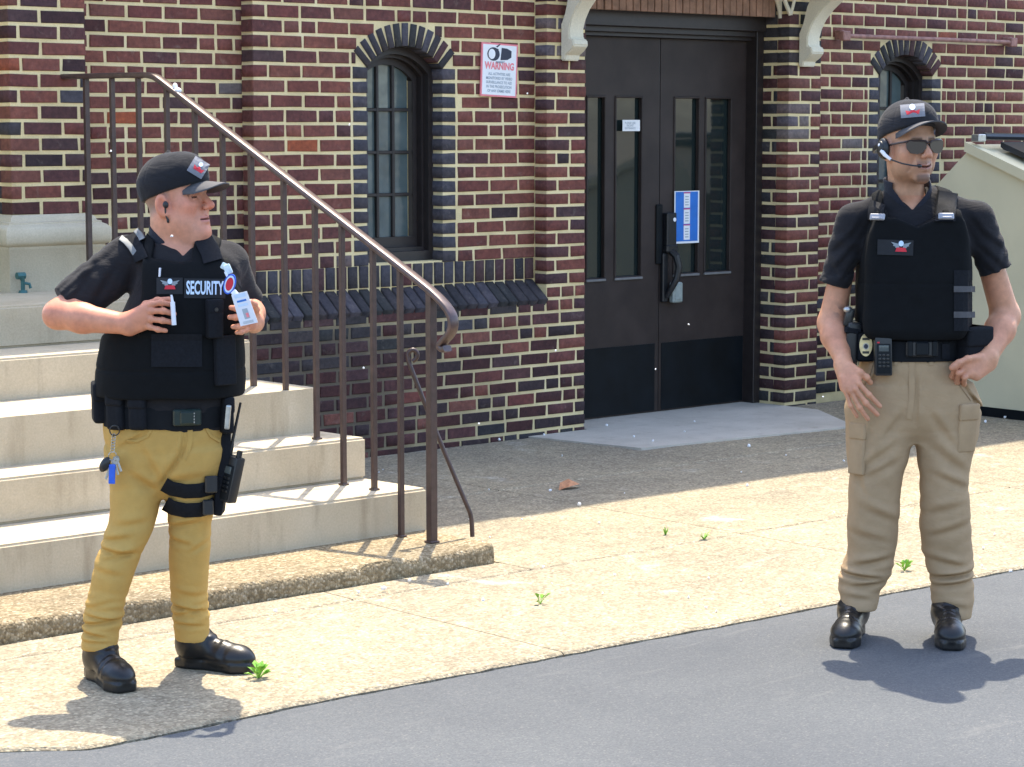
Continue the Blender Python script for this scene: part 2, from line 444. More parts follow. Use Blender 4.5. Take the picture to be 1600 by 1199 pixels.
def field(origin, U, N, u0, u1, z0, z1, zref, course, cls=DEF, cut=None, special=None, phase=0.0, D=.095, mod=MODL):
    """courses of brick on a vertical plane; cut(zc) -> list of (ua,ub) left empty; special(u,z) -> class list or None"""
    U = np.asarray(U, float); N = np.asarray(N, float); o = np.asarray(origin, float)
    k0 = math.ceil((z0 - zref) / course - 1e-6); k1 = math.floor((z1 - zref) / course + 1e-6)
    for k in range(k0, k1):
        zb = zref + k * course; zc = zb + course / 2; H = course - JNT
        gaps = sorted(cut(zc)) if cut else []
        ivs = []; a = u0
        for ga, gb, *_ in gaps:
            if ga > a: ivs.append((a, min(ga, u1)))
            a = max(a, gb)
        if a < u1: ivs.append((a, u1))
        qz = {}
        u = None
        off = ((k % 2) * .5 + phase + (random.random() - .5) * .12) * mod
        for (ia, ib) in ivs:
            if ib - ia < .02: continue
            m0 = math.floor((ia - off) / mod); b = ia
            edges = [ia]
            x = off + (m0 + 1) * mod
            while x < ib - .028:
                if x > ia + .028:
                    edges.append(x)
                    if random.random() < .10: edges.append(min(x + mod * .5, ib))
                x += mod * (1 + (random.random() - .5) * .03)
            edges.append(ib); edges = sorted(set(edges))
            if len(edges) > 2 and edges[-1] - edges[-2] < .035: edges.pop(-2)
            for p, q in zip(edges[:-1], edges[1:]):
                e0 = JNT / 2 if p != ia or ia != u0 else 0.0; e1 = JNT / 2 if q != ib or ib != u1 else 0.0
                L = q - p - e0 - e1
                if L < .02: continue
                uc = (p + e0 + q - e1) / 2
                c = cls
                if special:
                    s = special(uc, zc)
                    if s: c = s
                pos = o + U * uc + ZZ * zc + N * ((random.random() - .5) * .003)
                put(pos, U, N, ZZ + U * ((random.random() - .5) * .012), pick(c), L, H, D)
def mortar_plane(name, poly, holes, to3, th, rev=()):
    """front face with holes, plus rim"""
    loops = [[Vector((u, v, 0)) for u, v in poly]] + [[Vector((u, v, 0)) for u, v in h] for h in holes]
    tri = tessellate_polygon(loops); flat = [p for lp in loops for p in lp]
    v = [to3(p.x, p.y, 0.0) for p in flat]; n = len(v); v += [to3(p.x, p.y, -th) for p in flat]
    f = [tuple(t) for t in tri]; s = 0
    for lp in loops:
        m = len(lp)
        for i in range(m): a, b = s + i, s + (i + 1) % m; f.append((a, b, n + b, n + a))
        s += m
    v = np.asarray(v) - BL
    me = pydata(name, v, f); bm = bmesh.new(); bm.from_mesh(me); bmesh.ops.recalc_face_normals(bm, faces=bm.faces); bm.to_mesh(me); bm.free()
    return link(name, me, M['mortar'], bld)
REC = .0065     # mortar sits this far behind the brick faces
def wallto3(Y): return lambda u, v, n: (u, Y + REC - n, v)
Uw, Nw = (1, 0, 0), (0, -1, 0)
TOP = 6.3; TOPL = 4.45; XSTEP = 7.42

# ---- arched windows
class Arch:
    def __init__(s, xa, xb, zs, zt, zb, ring=.125):
        s.xa, s.xb, s.zb = xa, xb, zb; hw = (xb - xa) / 2; rise = zt - zs
        s.c = (xa + xb) / 2; s.R = (hw * hw + rise * rise) / (2 * rise); s.cz = zt - s.R; s.ang = math.asin(hw / s.R); s.zs = zs; s.zt = zt; s.ring = ring
    def outline(s, off=0.0, n=14, zb=None):
        zb = s.zb if zb is None else zb
        R = s.R + off; a = min(s.ang + (off / s.R) * .0, math.pi / 2)
        xa, xb = s.c - R * math.sin(a), s.c + R * math.sin(a)
        pts = [(xa, zb), (xb, zb)] if zb is not None else []
        return pts + [(s.c + R * math.sin(a - 2 * a * i / n), s.cz + R * math.cos(a - 2 * a * i / n)) for i in range(n + 1)]
    def gap(s, zc, pad=0.0):
        """horizontal extent left free of wall brick at height zc (opening and ring of voussoirs)"""
        Ro = s.R + s.ring
        zspr = s.cz + Ro * math.cos(s.ang)
        if zc < s.zb - .03: return None
        if zc < s.zs: return (s.xa, s.xb)
        if zc < s.cz + Ro:
            w = math.sqrt(max(Ro * Ro - (zc - s.cz) ** 2, 0)); 
            if zc < zspr: w = min(w, Ro * math.sin(s.ang)) ; w = (s.R + (zc - s.zs) / max(zspr - s.zs, .01) * s.ring) * math.sin(s.ang)
            return (s.c - w - .008, s.c + w + .008)
        return None
W1 = Arch(7.318, 7.812, 1.985, 2.10, .985)
W2 = Arch(11.380, 11.905, 2.005, 2.135, .985)
def voussoirs(A, Y, n=13):
    for i in range(n):
        a = -A.ang + 2 * A.ang * (i + .5) / n; rc = A.R + A.ring / 2
        rad = np.array([math.sin(a), 0, math.cos(a)]); tang = np.array([math.cos(a), 0, -math.sin(a)])
        wd = 2 * A.ang * (A.R + A.ring * .45) / n - .013
        pos = np.array([A.c, Y - .003, A.cz]) + rad * rc
        put(pos, rad, (0, -1, 0), -tang, pick([('slate', 3), ('dark', 2), ('plum', 1.5)]), A.ring - .006, round(wd, 3))
SL = [('slate', 6)]
# mortar bodies
HOLE1 = W1.outline(.008); HOLE2 = W2.outline(.008)
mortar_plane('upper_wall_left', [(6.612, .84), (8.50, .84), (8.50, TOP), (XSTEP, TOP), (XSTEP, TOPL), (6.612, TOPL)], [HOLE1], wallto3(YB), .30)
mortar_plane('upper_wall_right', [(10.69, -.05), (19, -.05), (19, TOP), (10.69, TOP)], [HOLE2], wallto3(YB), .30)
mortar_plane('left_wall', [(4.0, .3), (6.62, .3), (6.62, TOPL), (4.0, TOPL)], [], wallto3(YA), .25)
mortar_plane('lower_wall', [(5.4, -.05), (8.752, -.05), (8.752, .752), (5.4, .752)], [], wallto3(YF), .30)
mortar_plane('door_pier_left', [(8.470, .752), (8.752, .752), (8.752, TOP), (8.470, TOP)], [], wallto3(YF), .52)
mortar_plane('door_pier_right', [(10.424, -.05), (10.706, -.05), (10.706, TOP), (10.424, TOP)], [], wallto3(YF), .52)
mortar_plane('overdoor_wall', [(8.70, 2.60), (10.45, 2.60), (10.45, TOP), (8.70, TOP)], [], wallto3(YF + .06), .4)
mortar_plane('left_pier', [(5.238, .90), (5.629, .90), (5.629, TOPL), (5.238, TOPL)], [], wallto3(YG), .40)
boxpart('roof_slab', (3.5, YB + .02, TOPL - .12), (XSTEP, 14, TOPL), M['roof'])
boxpart('roof_slab', (XSTEP, YF + .03, TOP - .12), (19, 15, TOP), M['roof'])
boxpart('side_wall', (XSTEP, YB + .3, TOPL), (XSTEP + .25, 14.9, TOP - .12), M['mortar'])

CB, ZB_ = .0736, 1.8525
def spB(u, z):
    if 7.19 < u < 7.318 or 7.812 < u < 7.935: return SL
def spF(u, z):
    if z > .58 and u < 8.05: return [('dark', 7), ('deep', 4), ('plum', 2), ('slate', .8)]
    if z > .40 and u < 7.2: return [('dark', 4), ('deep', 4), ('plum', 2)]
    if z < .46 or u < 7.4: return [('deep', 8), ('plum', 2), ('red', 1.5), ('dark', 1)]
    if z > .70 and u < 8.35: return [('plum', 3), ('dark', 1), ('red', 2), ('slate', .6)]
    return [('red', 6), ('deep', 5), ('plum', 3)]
def cutB(zc):
    g = W1.gap(zc)
    if g is None: return []
    r = [g]
    if zc < W1.zs: r = [(g[0] - .0, g[1])]
    return r
# upper wall left (B), with a header of dark brick forced at each jamb
def jambfield(A, xl, xr, Y, zref, c, z0, z1, sp):
    def cut(zc):
        g = A.gap(zc)
        if g is None: return []
        if zc < A.zs + .02: return [(A.xa - .102, A.xb + .102)]
        return [g]
    field((0, Y, 0), Uw, Nw, xl, xr, z0, z1, zref, c, cut=cut, special=sp)
    k0 = math.ceil((z0 - zref) / c); k1 = math.floor((A.zs + .02 - zref) / c + .5)
    for k in range(k0, k1):
        zc = zref + (k + .5) * c
        if zc > A.zs + .02: break
        for s in (-1, 1):
            x = A.xa - .051 + .0045 if s < 0 else A.xb + .051 - .0045
            put((x, Y + (random.random() - .5) * .003, zc), Uw, Nw, ZZ, pick(SL), .093, c - JNT, D=.19)
jambfield(W1, 6.604, 8.468, YB, ZB_, CB, .969, 3.2, None)
jambfield(W2, 10.712, 15.2, YB, 2.378, .0757, .0, 3.2, lambda u, z: [('dark', 5), ('deep', 4), ('slate', 2)] if z < .72 else None)
voussoirs(W1, YB); voussoirs(W2, YB)
# left wall (A) and left pier (G)
field((0, YA, 0), Uw, Nw, 5.62, 6.66, .93, 3.0, 2.270, .0716, phase=.35, special=lambda u, z: [('plum', 3), ('red', 3), ('deep', 3)] if z < 1.5 else None)
GP = [('plum', 5), ('red', 6), ('deep', 2), ('slate', .8), ('orange', .6)]
field((0, YG, 0), Uw, Nw, 5.234, 5.634, 1.285, 3.0, 1.285, .0722, cls=GP, phase=.2)
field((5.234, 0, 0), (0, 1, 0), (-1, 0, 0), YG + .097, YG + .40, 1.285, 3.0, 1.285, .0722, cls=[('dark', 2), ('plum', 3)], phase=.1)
# return of the upper wall at x = 6.604 (faces left)
# door piers
PR = [('red', 9), ('plum', 3), ('deep', 2)]
def spC(u, z):
    if z < .30: return [('deep', 6), ('plum', 2), ('dark', 1)]
    if 1.98 < z: return [('plum', 4), ('pale', 2), ('red', 2)]
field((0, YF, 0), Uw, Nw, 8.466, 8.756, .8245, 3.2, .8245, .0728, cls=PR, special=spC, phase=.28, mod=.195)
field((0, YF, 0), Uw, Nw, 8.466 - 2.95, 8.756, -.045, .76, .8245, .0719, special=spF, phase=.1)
field((0, YF, 0), Uw, Nw, 8.474, 8.756, .752, .8245, .8245, .0719, cls=[('red', 6), ('plum', 3)], phase=.1)
def spD(u, z):
    if z < .30: return [('dark', 5), ('deep', 5)]
    if z > 1.62 and u < 10.62: return [('slate', 3), ('pale', 4), ('plum', 3), ('red', 2)]
    if z > 1.05: return [('red', 6), ('plum', 3), ('slate', .5)]
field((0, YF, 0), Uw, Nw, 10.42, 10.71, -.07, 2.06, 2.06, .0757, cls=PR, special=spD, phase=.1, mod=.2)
field((0, YF, 0), Uw, Nw, 10.42, 10.71, 2.06, 3.2, 2.06, .0757, cls=[('dark', 4), ('plum', 2), ('slate', 1)], phase=.1, mod=.2)
# reveal of the right door pier, facing left
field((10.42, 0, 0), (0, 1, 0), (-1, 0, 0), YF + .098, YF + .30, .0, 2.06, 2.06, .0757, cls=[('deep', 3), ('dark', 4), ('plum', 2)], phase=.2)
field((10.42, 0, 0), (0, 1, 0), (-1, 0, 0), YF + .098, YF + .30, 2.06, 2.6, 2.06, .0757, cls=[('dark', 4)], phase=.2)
# sill: a row of upright dark bricks and the sloped row below it
nsill = int((8.47 - 6.60) / .0715)
for i in range(nsill):
    x = 6.605 + (i + .5) * .0715
    put((x, YB - .004 + (random.random() - .5) * .004, .919), ZZ, Nw, (-1, 0, 0), pick([('slate', 5), ('dark', 3), ('plum', 2)]), .113, .058)
sl = np.array([0, -(.105), -.085]); sl = sl / np.linalg.norm(sl); sn = np.cross((1.0, 0, 0), sl); sn = sn if sn[2] > 0 else -sn
for i in range(-8, nsill):
    x = 6.605 + (i + .5) * .0715
    put(np.array([x, YF + .044, .8065]) + sn * ((random.random() - .5) * .004), -sl, sn, (-1, 0, 0), pick([('dark', 5), ('slate', 3)]), .168, .0615, D=.07)
bpart('water_table', [(6.0, YB + .05, .855), (8.47, YB + .05, .855), (8.47, YB + .008, .841), (6.0, YB + .008, .841), (6.0, YF + .014, .756), (8.47, YF + .014, .756), (6.0, YF + .02, .7), (8.47, YF + .02, .7)],
      [(0, 1, 2, 3), (3, 2, 5, 4), (4, 5, 7, 6)], M['mortar'])

# ---- windows: frame, sash, panes
def window(A, Y, name='window'):
    zb = A.zb + .0
    def ring(o0, o1, y0, y1, nm, mat, parent, zoff0=0.0, zoff1=0.0):
        a = A.outline(-o0, 16, A.zb + zoff0); b = A.outline(-o1, 16, A.zb + zoff1); k = len(a)
        v = []; f = []
        for P, y in ((a, y0), (b, y0), (b, y1), (a, y1)):
            v += [(x, y, z) for x, z in P]
        for q in range(4):
            for i in range(k):
                j = (i + 1) % k; w = (q + 1) % 4
                f.append((q * k + i, q * k + j, w * k + j, w * k + i))
        return bpart(nm, v, f, mat, parent)
    fr = ring(-.01, .035, Y + .085, Y + .21, name + '_frame', M['frame'], bld, -.02, .05)
    fr['label'] = 'dark brown arched window frame with small panes'
    ring(.030, .052, Y + .125, Y + .21, 'inner_moulding', M['frame'], fr, .045, .07)
    sash = ring(.046, .088, Y + .165, Y + .205, 'sash', M['frame'], fr, .065, .125)
    x0, x1 = A.xa + .088, A.xb - .088; nz = 4; z0 = A.zb + .125; z1 = A.zt - .10
    m = MB()
    for i in (1, 2):
        x = x0 + (x1 - x0) * i / 3; m.bx(np.array((x - .009, Y + .168, z0)) - BL, np.array((x + .009, Y + .200, z1 + .02)) - BL, .003)
    for i in (1, 2, 3):
        z = z0 + (z1 - z0) * i / nz; m.bx(np.array((x0, Y + .170, z - .009)) - BL, np.array((x1, Y + .198, z + .009)) - BL, .003)
    m.obj('glazing_bar', M['frame'], fr)
    for i in range(3):
        for k in range(nz):
            xa = x0 + (x1 - x0) * i / 3; xb = x0 + (x1 - x0) * (i + 1) / 3; za = z0 + (z1 - z0) * k / nz; zc = z0 + (z1 - z0) * (k + 1) / nz + (.03 if k == nz - 1 else 0)
            tx, tz = (random.random() - .5) * .005, (random.random() - .5) * .004
            bpart('pane', [(xa, Y + .186 + tx, za + 0), (xb, Y + .186 - tx, za), (xb, Y + .186 - tx + tz, zc), (xa, Y + .186 + tx + tz, zc)], [(0, 1, 2, 3)], M['wglass'], fr)
    bpart('sill', [(A.xa, Y + .02, A.zb - .02), (A.xb, Y + .02, A.zb - .02), (A.xb, Y + .21, A.zb + .04), (A.xa, Y + .21, A.zb + .04)], [(0, 1, 2, 3)], M['frame'], fr)
    bpart('dark_room', [(A.xa - .2, Y + .9, .6), (A.xb + .2, Y + .9, .6), (A.xb + .2, Y + .9, 2.6), (A.xa - .2, Y + .9, 2.6)], [(0, 1, 2, 3)], M['black'])
tg = NT('old_window_glass'); vv = tg.coord(); tg.set(Base_Color=tg.ramp(tg.noise(vv, 5, 3), [(.3, (.055, .080, .082)), (.7, (.11, .145, .145))]), Roughness=.12)
tg.p.inputs['Specular IOR Level'].default_value = .8; tg.bump(tg.noise(vv, 8, 2), .25, .01); M['wglass'] = tg.m
window(W1, YB); window(W2, YB)

# ---- double door
YD = 9.580
dr = empty('door_frame', (9.59 - BL[0], YD - BL[1], 0)); dr.parent = bld
DL = BL + np.array(dr.location)
def dmb(): return MB()
def dbox(m, a, b, bevel=.0): m.bx(np.array(a) - DL, np.array(b) - DL, bevel); return m
m = dmb()
for (x0, x1, y0) in ((8.74, 8.80, YF + .20), (8.80, 8.815, YF + .235), (10.365, 10.427, YF + .21), (10.385 - .005, 10.40, YF + .235)):
    dbox(m, (x0, y0, .0), (x1, YD + .06, 2.30), .003)
dbox(m, (8.74, YF + .19, 2.255), (10.427, YD + .06, 2.36), .003)
dbox(m, (8.80, YF + .225, 2.222), (10.40, YD + .05, 2.256), .003)
dbox(m, (8.80, YF + .255, 2.200), (10.40, YD + .05, 2.223), .002)
o = m.obj('jamb', M['frame'], dr)
mh = MB()
for z in (.35, 1.15, 1.95):
    mh.tube([np.array((10.392, YD - .03, z - .055)) - DL, np.array((10.392, YD - .03, z + .055)) - DL], .011, 8)
mh.obj('hinge', M['gun'], dr)
def leaf(x0, x1, lights, z0=.012, z1=2.198):
    lf = empty('door_leaf', ((x0 + x1) / 2 - DL[0], 0, 0)); lf.parent = dr
    O = DL + np.array(lf.location)
    def P(name, a, b, mat, bev=.0):
        mm = MB(); mm.bx(np.array(a) - O, np.array(b) - O, bev); return mm.obj(name, mat, lf)
    lz0, lz1 = lights[0][2], lights[0][3]
    P('bottom_rail', (x0, YD, z0), (x1, YD + .045, lz0), M['door'])
    P('top_rail', (x0, YD, lz1), (x1, YD + .045, z1), M['door'])
    xs = [x0] + [q for l in lights for q in l[:2]] + [x1]
    for i in range(0, len(xs), 2): P('stile', (xs[i], YD + .0, lz0), (xs[i + 1], YD + .045, lz1), M['door'])
    for (a, b, c, d) in lights:
        P('pane', (a, YD + .024, c), (b, YD + .030, d), M['glass'])
        mm = MB(); w = .012
        for (q0, q1) in (((a, c), (b, c + w)), ((a, d - w), (b, d)), ((a, c + w), (a + w, d - w)), ((b - w, c + w), (b, d - w))):
            mm.bx(np.array((q0[0], YD - .008, q0[1])) - O, np.array((q1[0], YD + .022, q1[1])) - O, .003)
        mm.obj('glazing_bead', M['door'], lf)
        P('light_sill', (a, YD - .012, c - .008), (b, YD + .001, c + .006), M['sillgrey'], .002)
    P('kick_plate', (x0 + .02, YD - .004, .02), (x1 - .025, YD + .001, .418), M['kick'], .001)
    return lf
M['sillgrey'] = simple('dusty_sill', (.16, .155, .15), .7)
L1 = leaf(8.818, 9.622, [(9.035, 9.190, .812, 1.865), (9.262, 9.487, .812, 1.865)])
L2 = leaf(9.634, 10.383, [(9.744, 9.965, .812, 1.865), (10.008, 10.240, .812, 1.865)])
m = MB(); dbox(m, (9.618, YD + .004, .012), (9.638, YD + .03, 2.198)); m.obj('astragal', M['frame'], dr)
boxpart('door_backing', (8.75, YD + .25, 0), (10.45, YD + .27, 2.4), M['black'])
# latch guard, lock box and pull handle
m = MB(); dbox(m, (9.598, YD - .014, .885), (9.648, YD, 1.235), .004); m.obj('latch_guard', M['kick'], dr)
m = MB(); dbox(m, (9.655, YD - .045, .985), (9.735, YD, 1.185), .006); dbox(m, (9.650, YD - .052, .95), (9.745, YD - .0, 1.0), .01); o = m.obj('lock', M['black'], dr)
m = MB(); m.tube([np.array(p) - DL for p in ((9.712, YD - .0462, 1.145), (9.712, YD - .0485, 1.145))], [.012, .012], 14); m.obj('keyhole', M['white'], dr)
m = MB()
hp = [(9.690, YD - .03, .965), (9.700, YD - .075, .93), (9.712, YD - .085, .87), (9.700, YD - .08, .80), (9.675, YD - .06, .74), (9.665, YD - .03, .69)]
m.tube([np.array(p) - DL for p in hp], [.02, .022, .022, .02, .018, .014], 10)
dbox(m, (9.638, YD - .03, .66), (9.68, YD, .95), .006)
autosmooth(m.obj('handle', M['black'], dr))
m = MB(); dbox(m, (9.693, YD - .062, .655), (9.775, YD - .02, .775), .008); dbox(m, (9.705, YD - .066, .672), (9.763, YD - .060, .76), .004)
o = m.obj('key_safe', M['gsafe'] if 'gsafe' in M else M['steel']); o.location = tuple(DL)
tag(o, 'small grey key safe hanging below the black door handle', 'key safe')
o.data.materials.clear(); o.data.materials.append(simple('pale_grey_metal', (.28, .32, .30), .5, .2))
m = MB(); dbox(m, (9.722, YD - .05, .772), (9.728, YD - .044, .83)); dbox(m, (9.742, YD - .05, .772), (9.748, YD - .044, .83)); dbox(m, (9.722, YD - .05, .83), (9.748, YD - .044, .836)); m.obj('shackle', M['steel'], o)
o.children[0].location = (0, 0, 0)

# tympanum of upright brown bricks above the door with its arched ribs
YT = YF + .10
tb = 2.335
arch = lambda x: 2.34 + .40 * math.sqrt(max(0, 1 - ((x - 9.59) / .86) ** 2)) ** 1.0
bpart('tympanum_bed', [(8.74, YT + .012, tb), (10.43, YT + .012, tb), (10.43, YT + .012, 3.2), (8.74, YT + .012, 3.2)], [(0, 1, 2, 3)], M['soot'])
n = 29
for i in range(n):
    x0 = 8.76 + (10.40 - 8.76) * i / n; x1 = 8.76 + (10.40 - 8.76) * (i + 1) / n
    zt = arch((x0 + x1) / 2)
    if zt < tb + .02: continue
    m = MB(); dy = (random.random() - .5) * .006
    m.bx(np.array((x0 + .003, YT - .004 + dy, tb + .002)) - BL, np.array((x1 - .003, YT + .02, zt)) - BL, .003)
    m.obj('tympanum_brick', M['wood'], bld)
m = MB()
pts = [(9.59 + .85 * math.cos(a), YT - .02, 2.325 + .42 * math.sin(a)) for a in np.linspace(0.02, math.pi - .02, 40)]
m.tube([np.array(p) - BL for p in pts], .02, 6, flat=(.028, .016, (0, -1, 0)))
m.obj('arch_rib', M['console'], bld)
# stone ribs of the arch: diamonds of cream stone over the right springing
m = MB()
for a, b in (((10.425, 2.35), (10.30, 2.55)), ((10.425, 2.35), (10.52, 2.62)), ((10.30, 2.55), (10.40, 2.75)), ((8.77, 2.36), (8.95, 2.52))):
    m = MB(); m.tube([np.array((a[0], YF + .002, a[1])) - BL, np.array((b[0], YF + .002, b[1])) - BL], .013, 6); m.obj('diamond_rib', M['console'], bld)
# carved consoles left and right of the door: projecting scroll brackets
def console(x0, x1):
    prof = [(0, 2.045), (.035, 2.045), (.040, 2.075), (.075, 2.095), (.105, 2.125), (.100, 2.155), (.070, 2.165), (.068, 2.215), (.085, 2.265), (.12, 2.32), (.175, 2.375), (.25, 2.43), (.34, 2.48), (.43, 2.52), (.43, 2.62), (.30, 2.62), (.20, 2.57), (.115, 2.49), (.06, 2.40), (.03, 2.30), (.0, 2.24)]
    m = MB(); m.prism([(d, z) for d, z in prof], lambda u, v, n: np.array((n, YF - u, v)) - BL, x0, x1)
    m2 = m.obj('console', M['console'], bld)
    bm = bmesh.new(); bm.from_mesh(m2.data); bmesh.ops.bevel(bm, geom=[e for e in bm.edges if e.calc_face_angle(0) > .9], offset=.006, segments=2, affect='EDGES'); bm.to_mesh(m2.data); bm.free()
    autosmooth(m2, 30)
    return m2
console(8.565, 8.675); console(10.50, 10.615)
# hood carried by the consoles, above the picture
m = MB(); m.bx(np.array((8.45, YF - .48, 2.62)) - BL, np.array((10.75, YF + .02, 2.70)) - BL, .01); m.obj('hood', M['console'], bld)

# ---- limestone plinth of the left pier
def plinth():
    prof = [(0, 1.292), (.020, 1.276), (.024, 1.262), (.040, 1.258), (.041, 1.250), (.058, 1.242), (.072, 1.225), (.078, 1.200), (.074, 1.172), (.062, 1.156), (.050, 1.150), (.050, 1.140), (.046, 1.136), (.046, .938)]
    v = []; f = []; k = len(prof)
    for (d, z) in prof:
        xl, xr, yf = 5.234 - d, 5.634 + d, YG - d
        v += [(xl, YG + .42, z), (xl, yf, z), (xr, yf, z), (xr, YG + .42, z)]
    for i in range(k - 1):
        for j in range(3): f.append((4 * i + j, 4 * i + j + 1, 4 * i + 5 + j, 4 * i + 4 + j))
    f.append((0, 1, 2, 3)); o = bpart('pier_plinth', v, f, M['lime']); return autosmooth(o, 50)
plinth()

# ---- lay the bricks: the 300 that show largest are parts, the others one joined part
def lay():
    def size(o):
        d = o - CC; dep = d @ FW
        if dep < 1: return 0
        px = CX + FPX * (d @ RR) / dep; py = CY - FPX * (d @ UU) / dep
        if not (-40 < px < 1640 and -40 < py < 1240): return 0
        if (75 < px < 400 and 470 < py) or (1325 < px < 1530 and py > 280) or (80 < px < 360 and py > 420): return 0
        return 1
    sc = []
    for o, X, key in placed:
        s = size(o)
        Nv = -X[:3, 1]; d = o - CC; dist = np.linalg.norm(d)
        facing = max(0, -(Nv @ d) / dist)
        L = np.linalg.norm(X[:3, 0]) * key[2][0]
        sc.append(s * facing * L * key[2][1] / dist ** 2)
    order = np.argsort(-np.array(sc)); top = set(order[:300].tolist())
    VV = []; QQ = []; CV = []; base = 0
    for i, (o, X, key) in enumerate(placed):
        me, v, f, col = brick_mesh(*key[:3], key[3])
        if i in top:
            b = bpy.data.objects.new('brick', me); COL.objects.link(b); b.parent = bld
            Y = X.copy(); Y[:3, 3] -= BL; b.matrix_local = Matrix(Y.tolist())
        else:
            w = v @ X[:3, :3].T + X[:3, 3] - BL; VV.append(w); QQ.append(np.array(f) + base); CV.append(col); base += len(v)
    me = from_np('brickwork', np.concatenate(VV), np.concatenate(QQ), np.concatenate(CV))
    bm = bmesh.new(); bm.from_mesh(me); bmesh.ops.recalc_face_normals(bm, faces=bm.faces); bm.to_mesh(me); bm.free()
    ob = link('brickwork', me, M['brick'], bld); ob['kind'] = 'stuff'
lay()

# ================================================================== steps, base slab and railing
stp = empty('stone_steps', (4.5, 7.8, 0)); tag(stp, 'wide pale concrete steps rising to the left of the wall', 'steps'); SO = np.array(stp.location)
TOPS = [.240, .412, .590, .770, .945]; YR = [7.125, 7.49, 7.855, 8.22, 8.585]
def xend(y): return 5.848 - .075 * (y - 7.125)
for i, (zt, y0) in enumerate(zip(TOPS, YR)):
    y1 = YR[i + 1] + .10 if i < 4 else YA + .02
    zb = .066 if i == 0 else TOPS[i - 1] - (.0 if False else .001) + .001
    zb = .03 if i == 0 else TOPS[i - 1] + .0005
    xe0 = xend(y0); xe1 = xend(y1)
    m = MB()
    m.prism([(-1.0, y0), (xe0, y0), (xe1, y1), (-1.0, y1)], lambda u, v, n: np.array((u, v, n)) - SO, zb, zt)
    o = m.obj('step', M['step'], stp)
    bm = bmesh.new(); bm.from_mesh(o.data); bmesh.ops.bevel(bm, geom=list(bm.edges), offset=.010, segments=3, affect='EDGES'); bm.to_mesh(o.data); bm.free(); autosmooth(o, 40)
    if i < 4:   # solid core under the tread behind
        pass
m = MB(); m.prism([(-1, 7.75), (5.77, 7.75), (5.70, YF + .02), (-1, YF + .02)], lambda u, v, n: np.array((u, v, n)) - SO, -.03, .60)
for i in range(4):
    y0 = YR[i + 1] + .05
    m.prism([(-1, y0), (xend(y0) - .004, y0), (xend(YF) - .004, YF + .01), (-1, YF + .01)], lambda u, v, n: np.array((u, v, n)) - SO, -.04 if i == 0 else TOPS[i - 1] - .05, TOPS[i] - .012)
m.obj('core', M['step'], stp)
# base slab of coarse aggregate with a rough front edge
def kerb():
    nx = 150; xs = np.concatenate([[-1.0], np.linspace(2.5, 5.828, nx)]); v = []; f = []
    for x in xs:
        w = .006 * math.sin(x * 17) * math.sin(x * 5.1) + (random.random() - .5) * .008
        zt = .070 + .002 * math.sin(x * 11)
        v += [(x, 6.690 + w * .5, -.03), (x, 6.686 + w, .02), (x, 6.690 + w, zt - .014), (x, 6.703 + w * .6, zt), (x, 7.0, .070), (x, 8.1, .070)]
    n = len(xs)
    for i in range(n - 1):
        for j in range(5): f.append((6 * i + j, 6 * i + 6 + j, 6 * i + 7 + j, 6 * i + 1 + j))
    f.append(tuple(6 * (n - 1) + j for j in range(6)))
    v = [np.array(p) - SO for p in v]
    o = link('base_slab', pydata('base_slab', v, f), M['kerbslab'], stp); autosmooth(o, 50)
kerb()
# small green tap standing on the top landing against the plinth
m = MB()
p0 = ony(36, 455, YG - .09); TZ = TOPS[4]; px_, py_ = float(p0[0]), float(p0[1])
m.tube([(px_, py_, TZ), (px_, py_, TZ + .012)], [.022, .018], 10); m.tube([(px_, py_, TZ + .01), (px_, py_, TZ + .055), (px_ - .012, py_ - .006, TZ + .075)], [.010, .010, .013], 10)
m.tube([(px_ - .030, py_, TZ + .078), (px_ + .010, py_, TZ + .078)], .016, 10)
m.tube([(px_, py_, TZ + .045), (px_ + .028, py_ - .01, TZ + .04), (px_ + .032, py_ - .012, TZ + .02)], .007, 8)
o = m.obj('garden_tap', simple('green_brass', (.05, .14, .14), .5, .4)); autosmooth(o)
tag(o, 'small green tap on the top step against the limestone plinth', 'tap')

# ---- railing
rl = empty('stair_railing', (5.673, 6.886, .07)); tag(rl, 'dark brown iron stair railing beside the steps, behind the left man', 'railing'); RO = np.array(rl.location)
def rx(y): return 5.673 - .0625 * (y - 6.886)
bal = [(6.886, .070, .0165), (7.064, .070, .0105), (7.223, .240, .0105), (7.41, .240, .0105), (7.576, .412, .0105), (7.773, .412, .0105), (7.985, .590, .0115), (8.175, .590, .0105), (8.365, .770, .0105), (8.562, .770, .0105), (8.768, .945, .0105), (8.965, .945, .0105), (9.165, .945, .0115)]
def railz(y):
    pts = [(6.826, 1.025), (6.886, 1.062), (8.653, 1.914), (9.4, 1.918)]
    return float(np.interp(y, [p[0] for p in pts], [p[1] for p in pts]))
for k, (y, zb, r) in enumerate(bal):
    m = MB(); x = rx(y); zt = railz(y) - .01
    m.box((x - RO[0], y - RO[1], (zb + zt) / 2 - RO[2]), (2 * r, 2 * r, zt - zb), Matrix.Rotation(.0, 3, 'Z'), .002)
    m.obj('post' if k == 0 else 'baluster', M['rail'], rl)
    m = MB(); m.box((x - RO[0], y - RO[1], zb + .004 - RO[2]), (2 * r + .012, 2 * r + .012, .008), None, .002); m.obj('foot_flange', M['rail'], rl)
def smooth_path(pts, it=3):
    pts = [np.array(p, float) for p in pts]
    for _ in range(it):
        q = [pts[0]]
        for a, b in zip(pts[:-1], pts[1:]): q += [a * .75 + b * .25, a * .25 + b * .75]
        pts = q + [pts[-1]]
    return pts
zr = lambda y, z: np.array((rx(y), y, z)) - RO
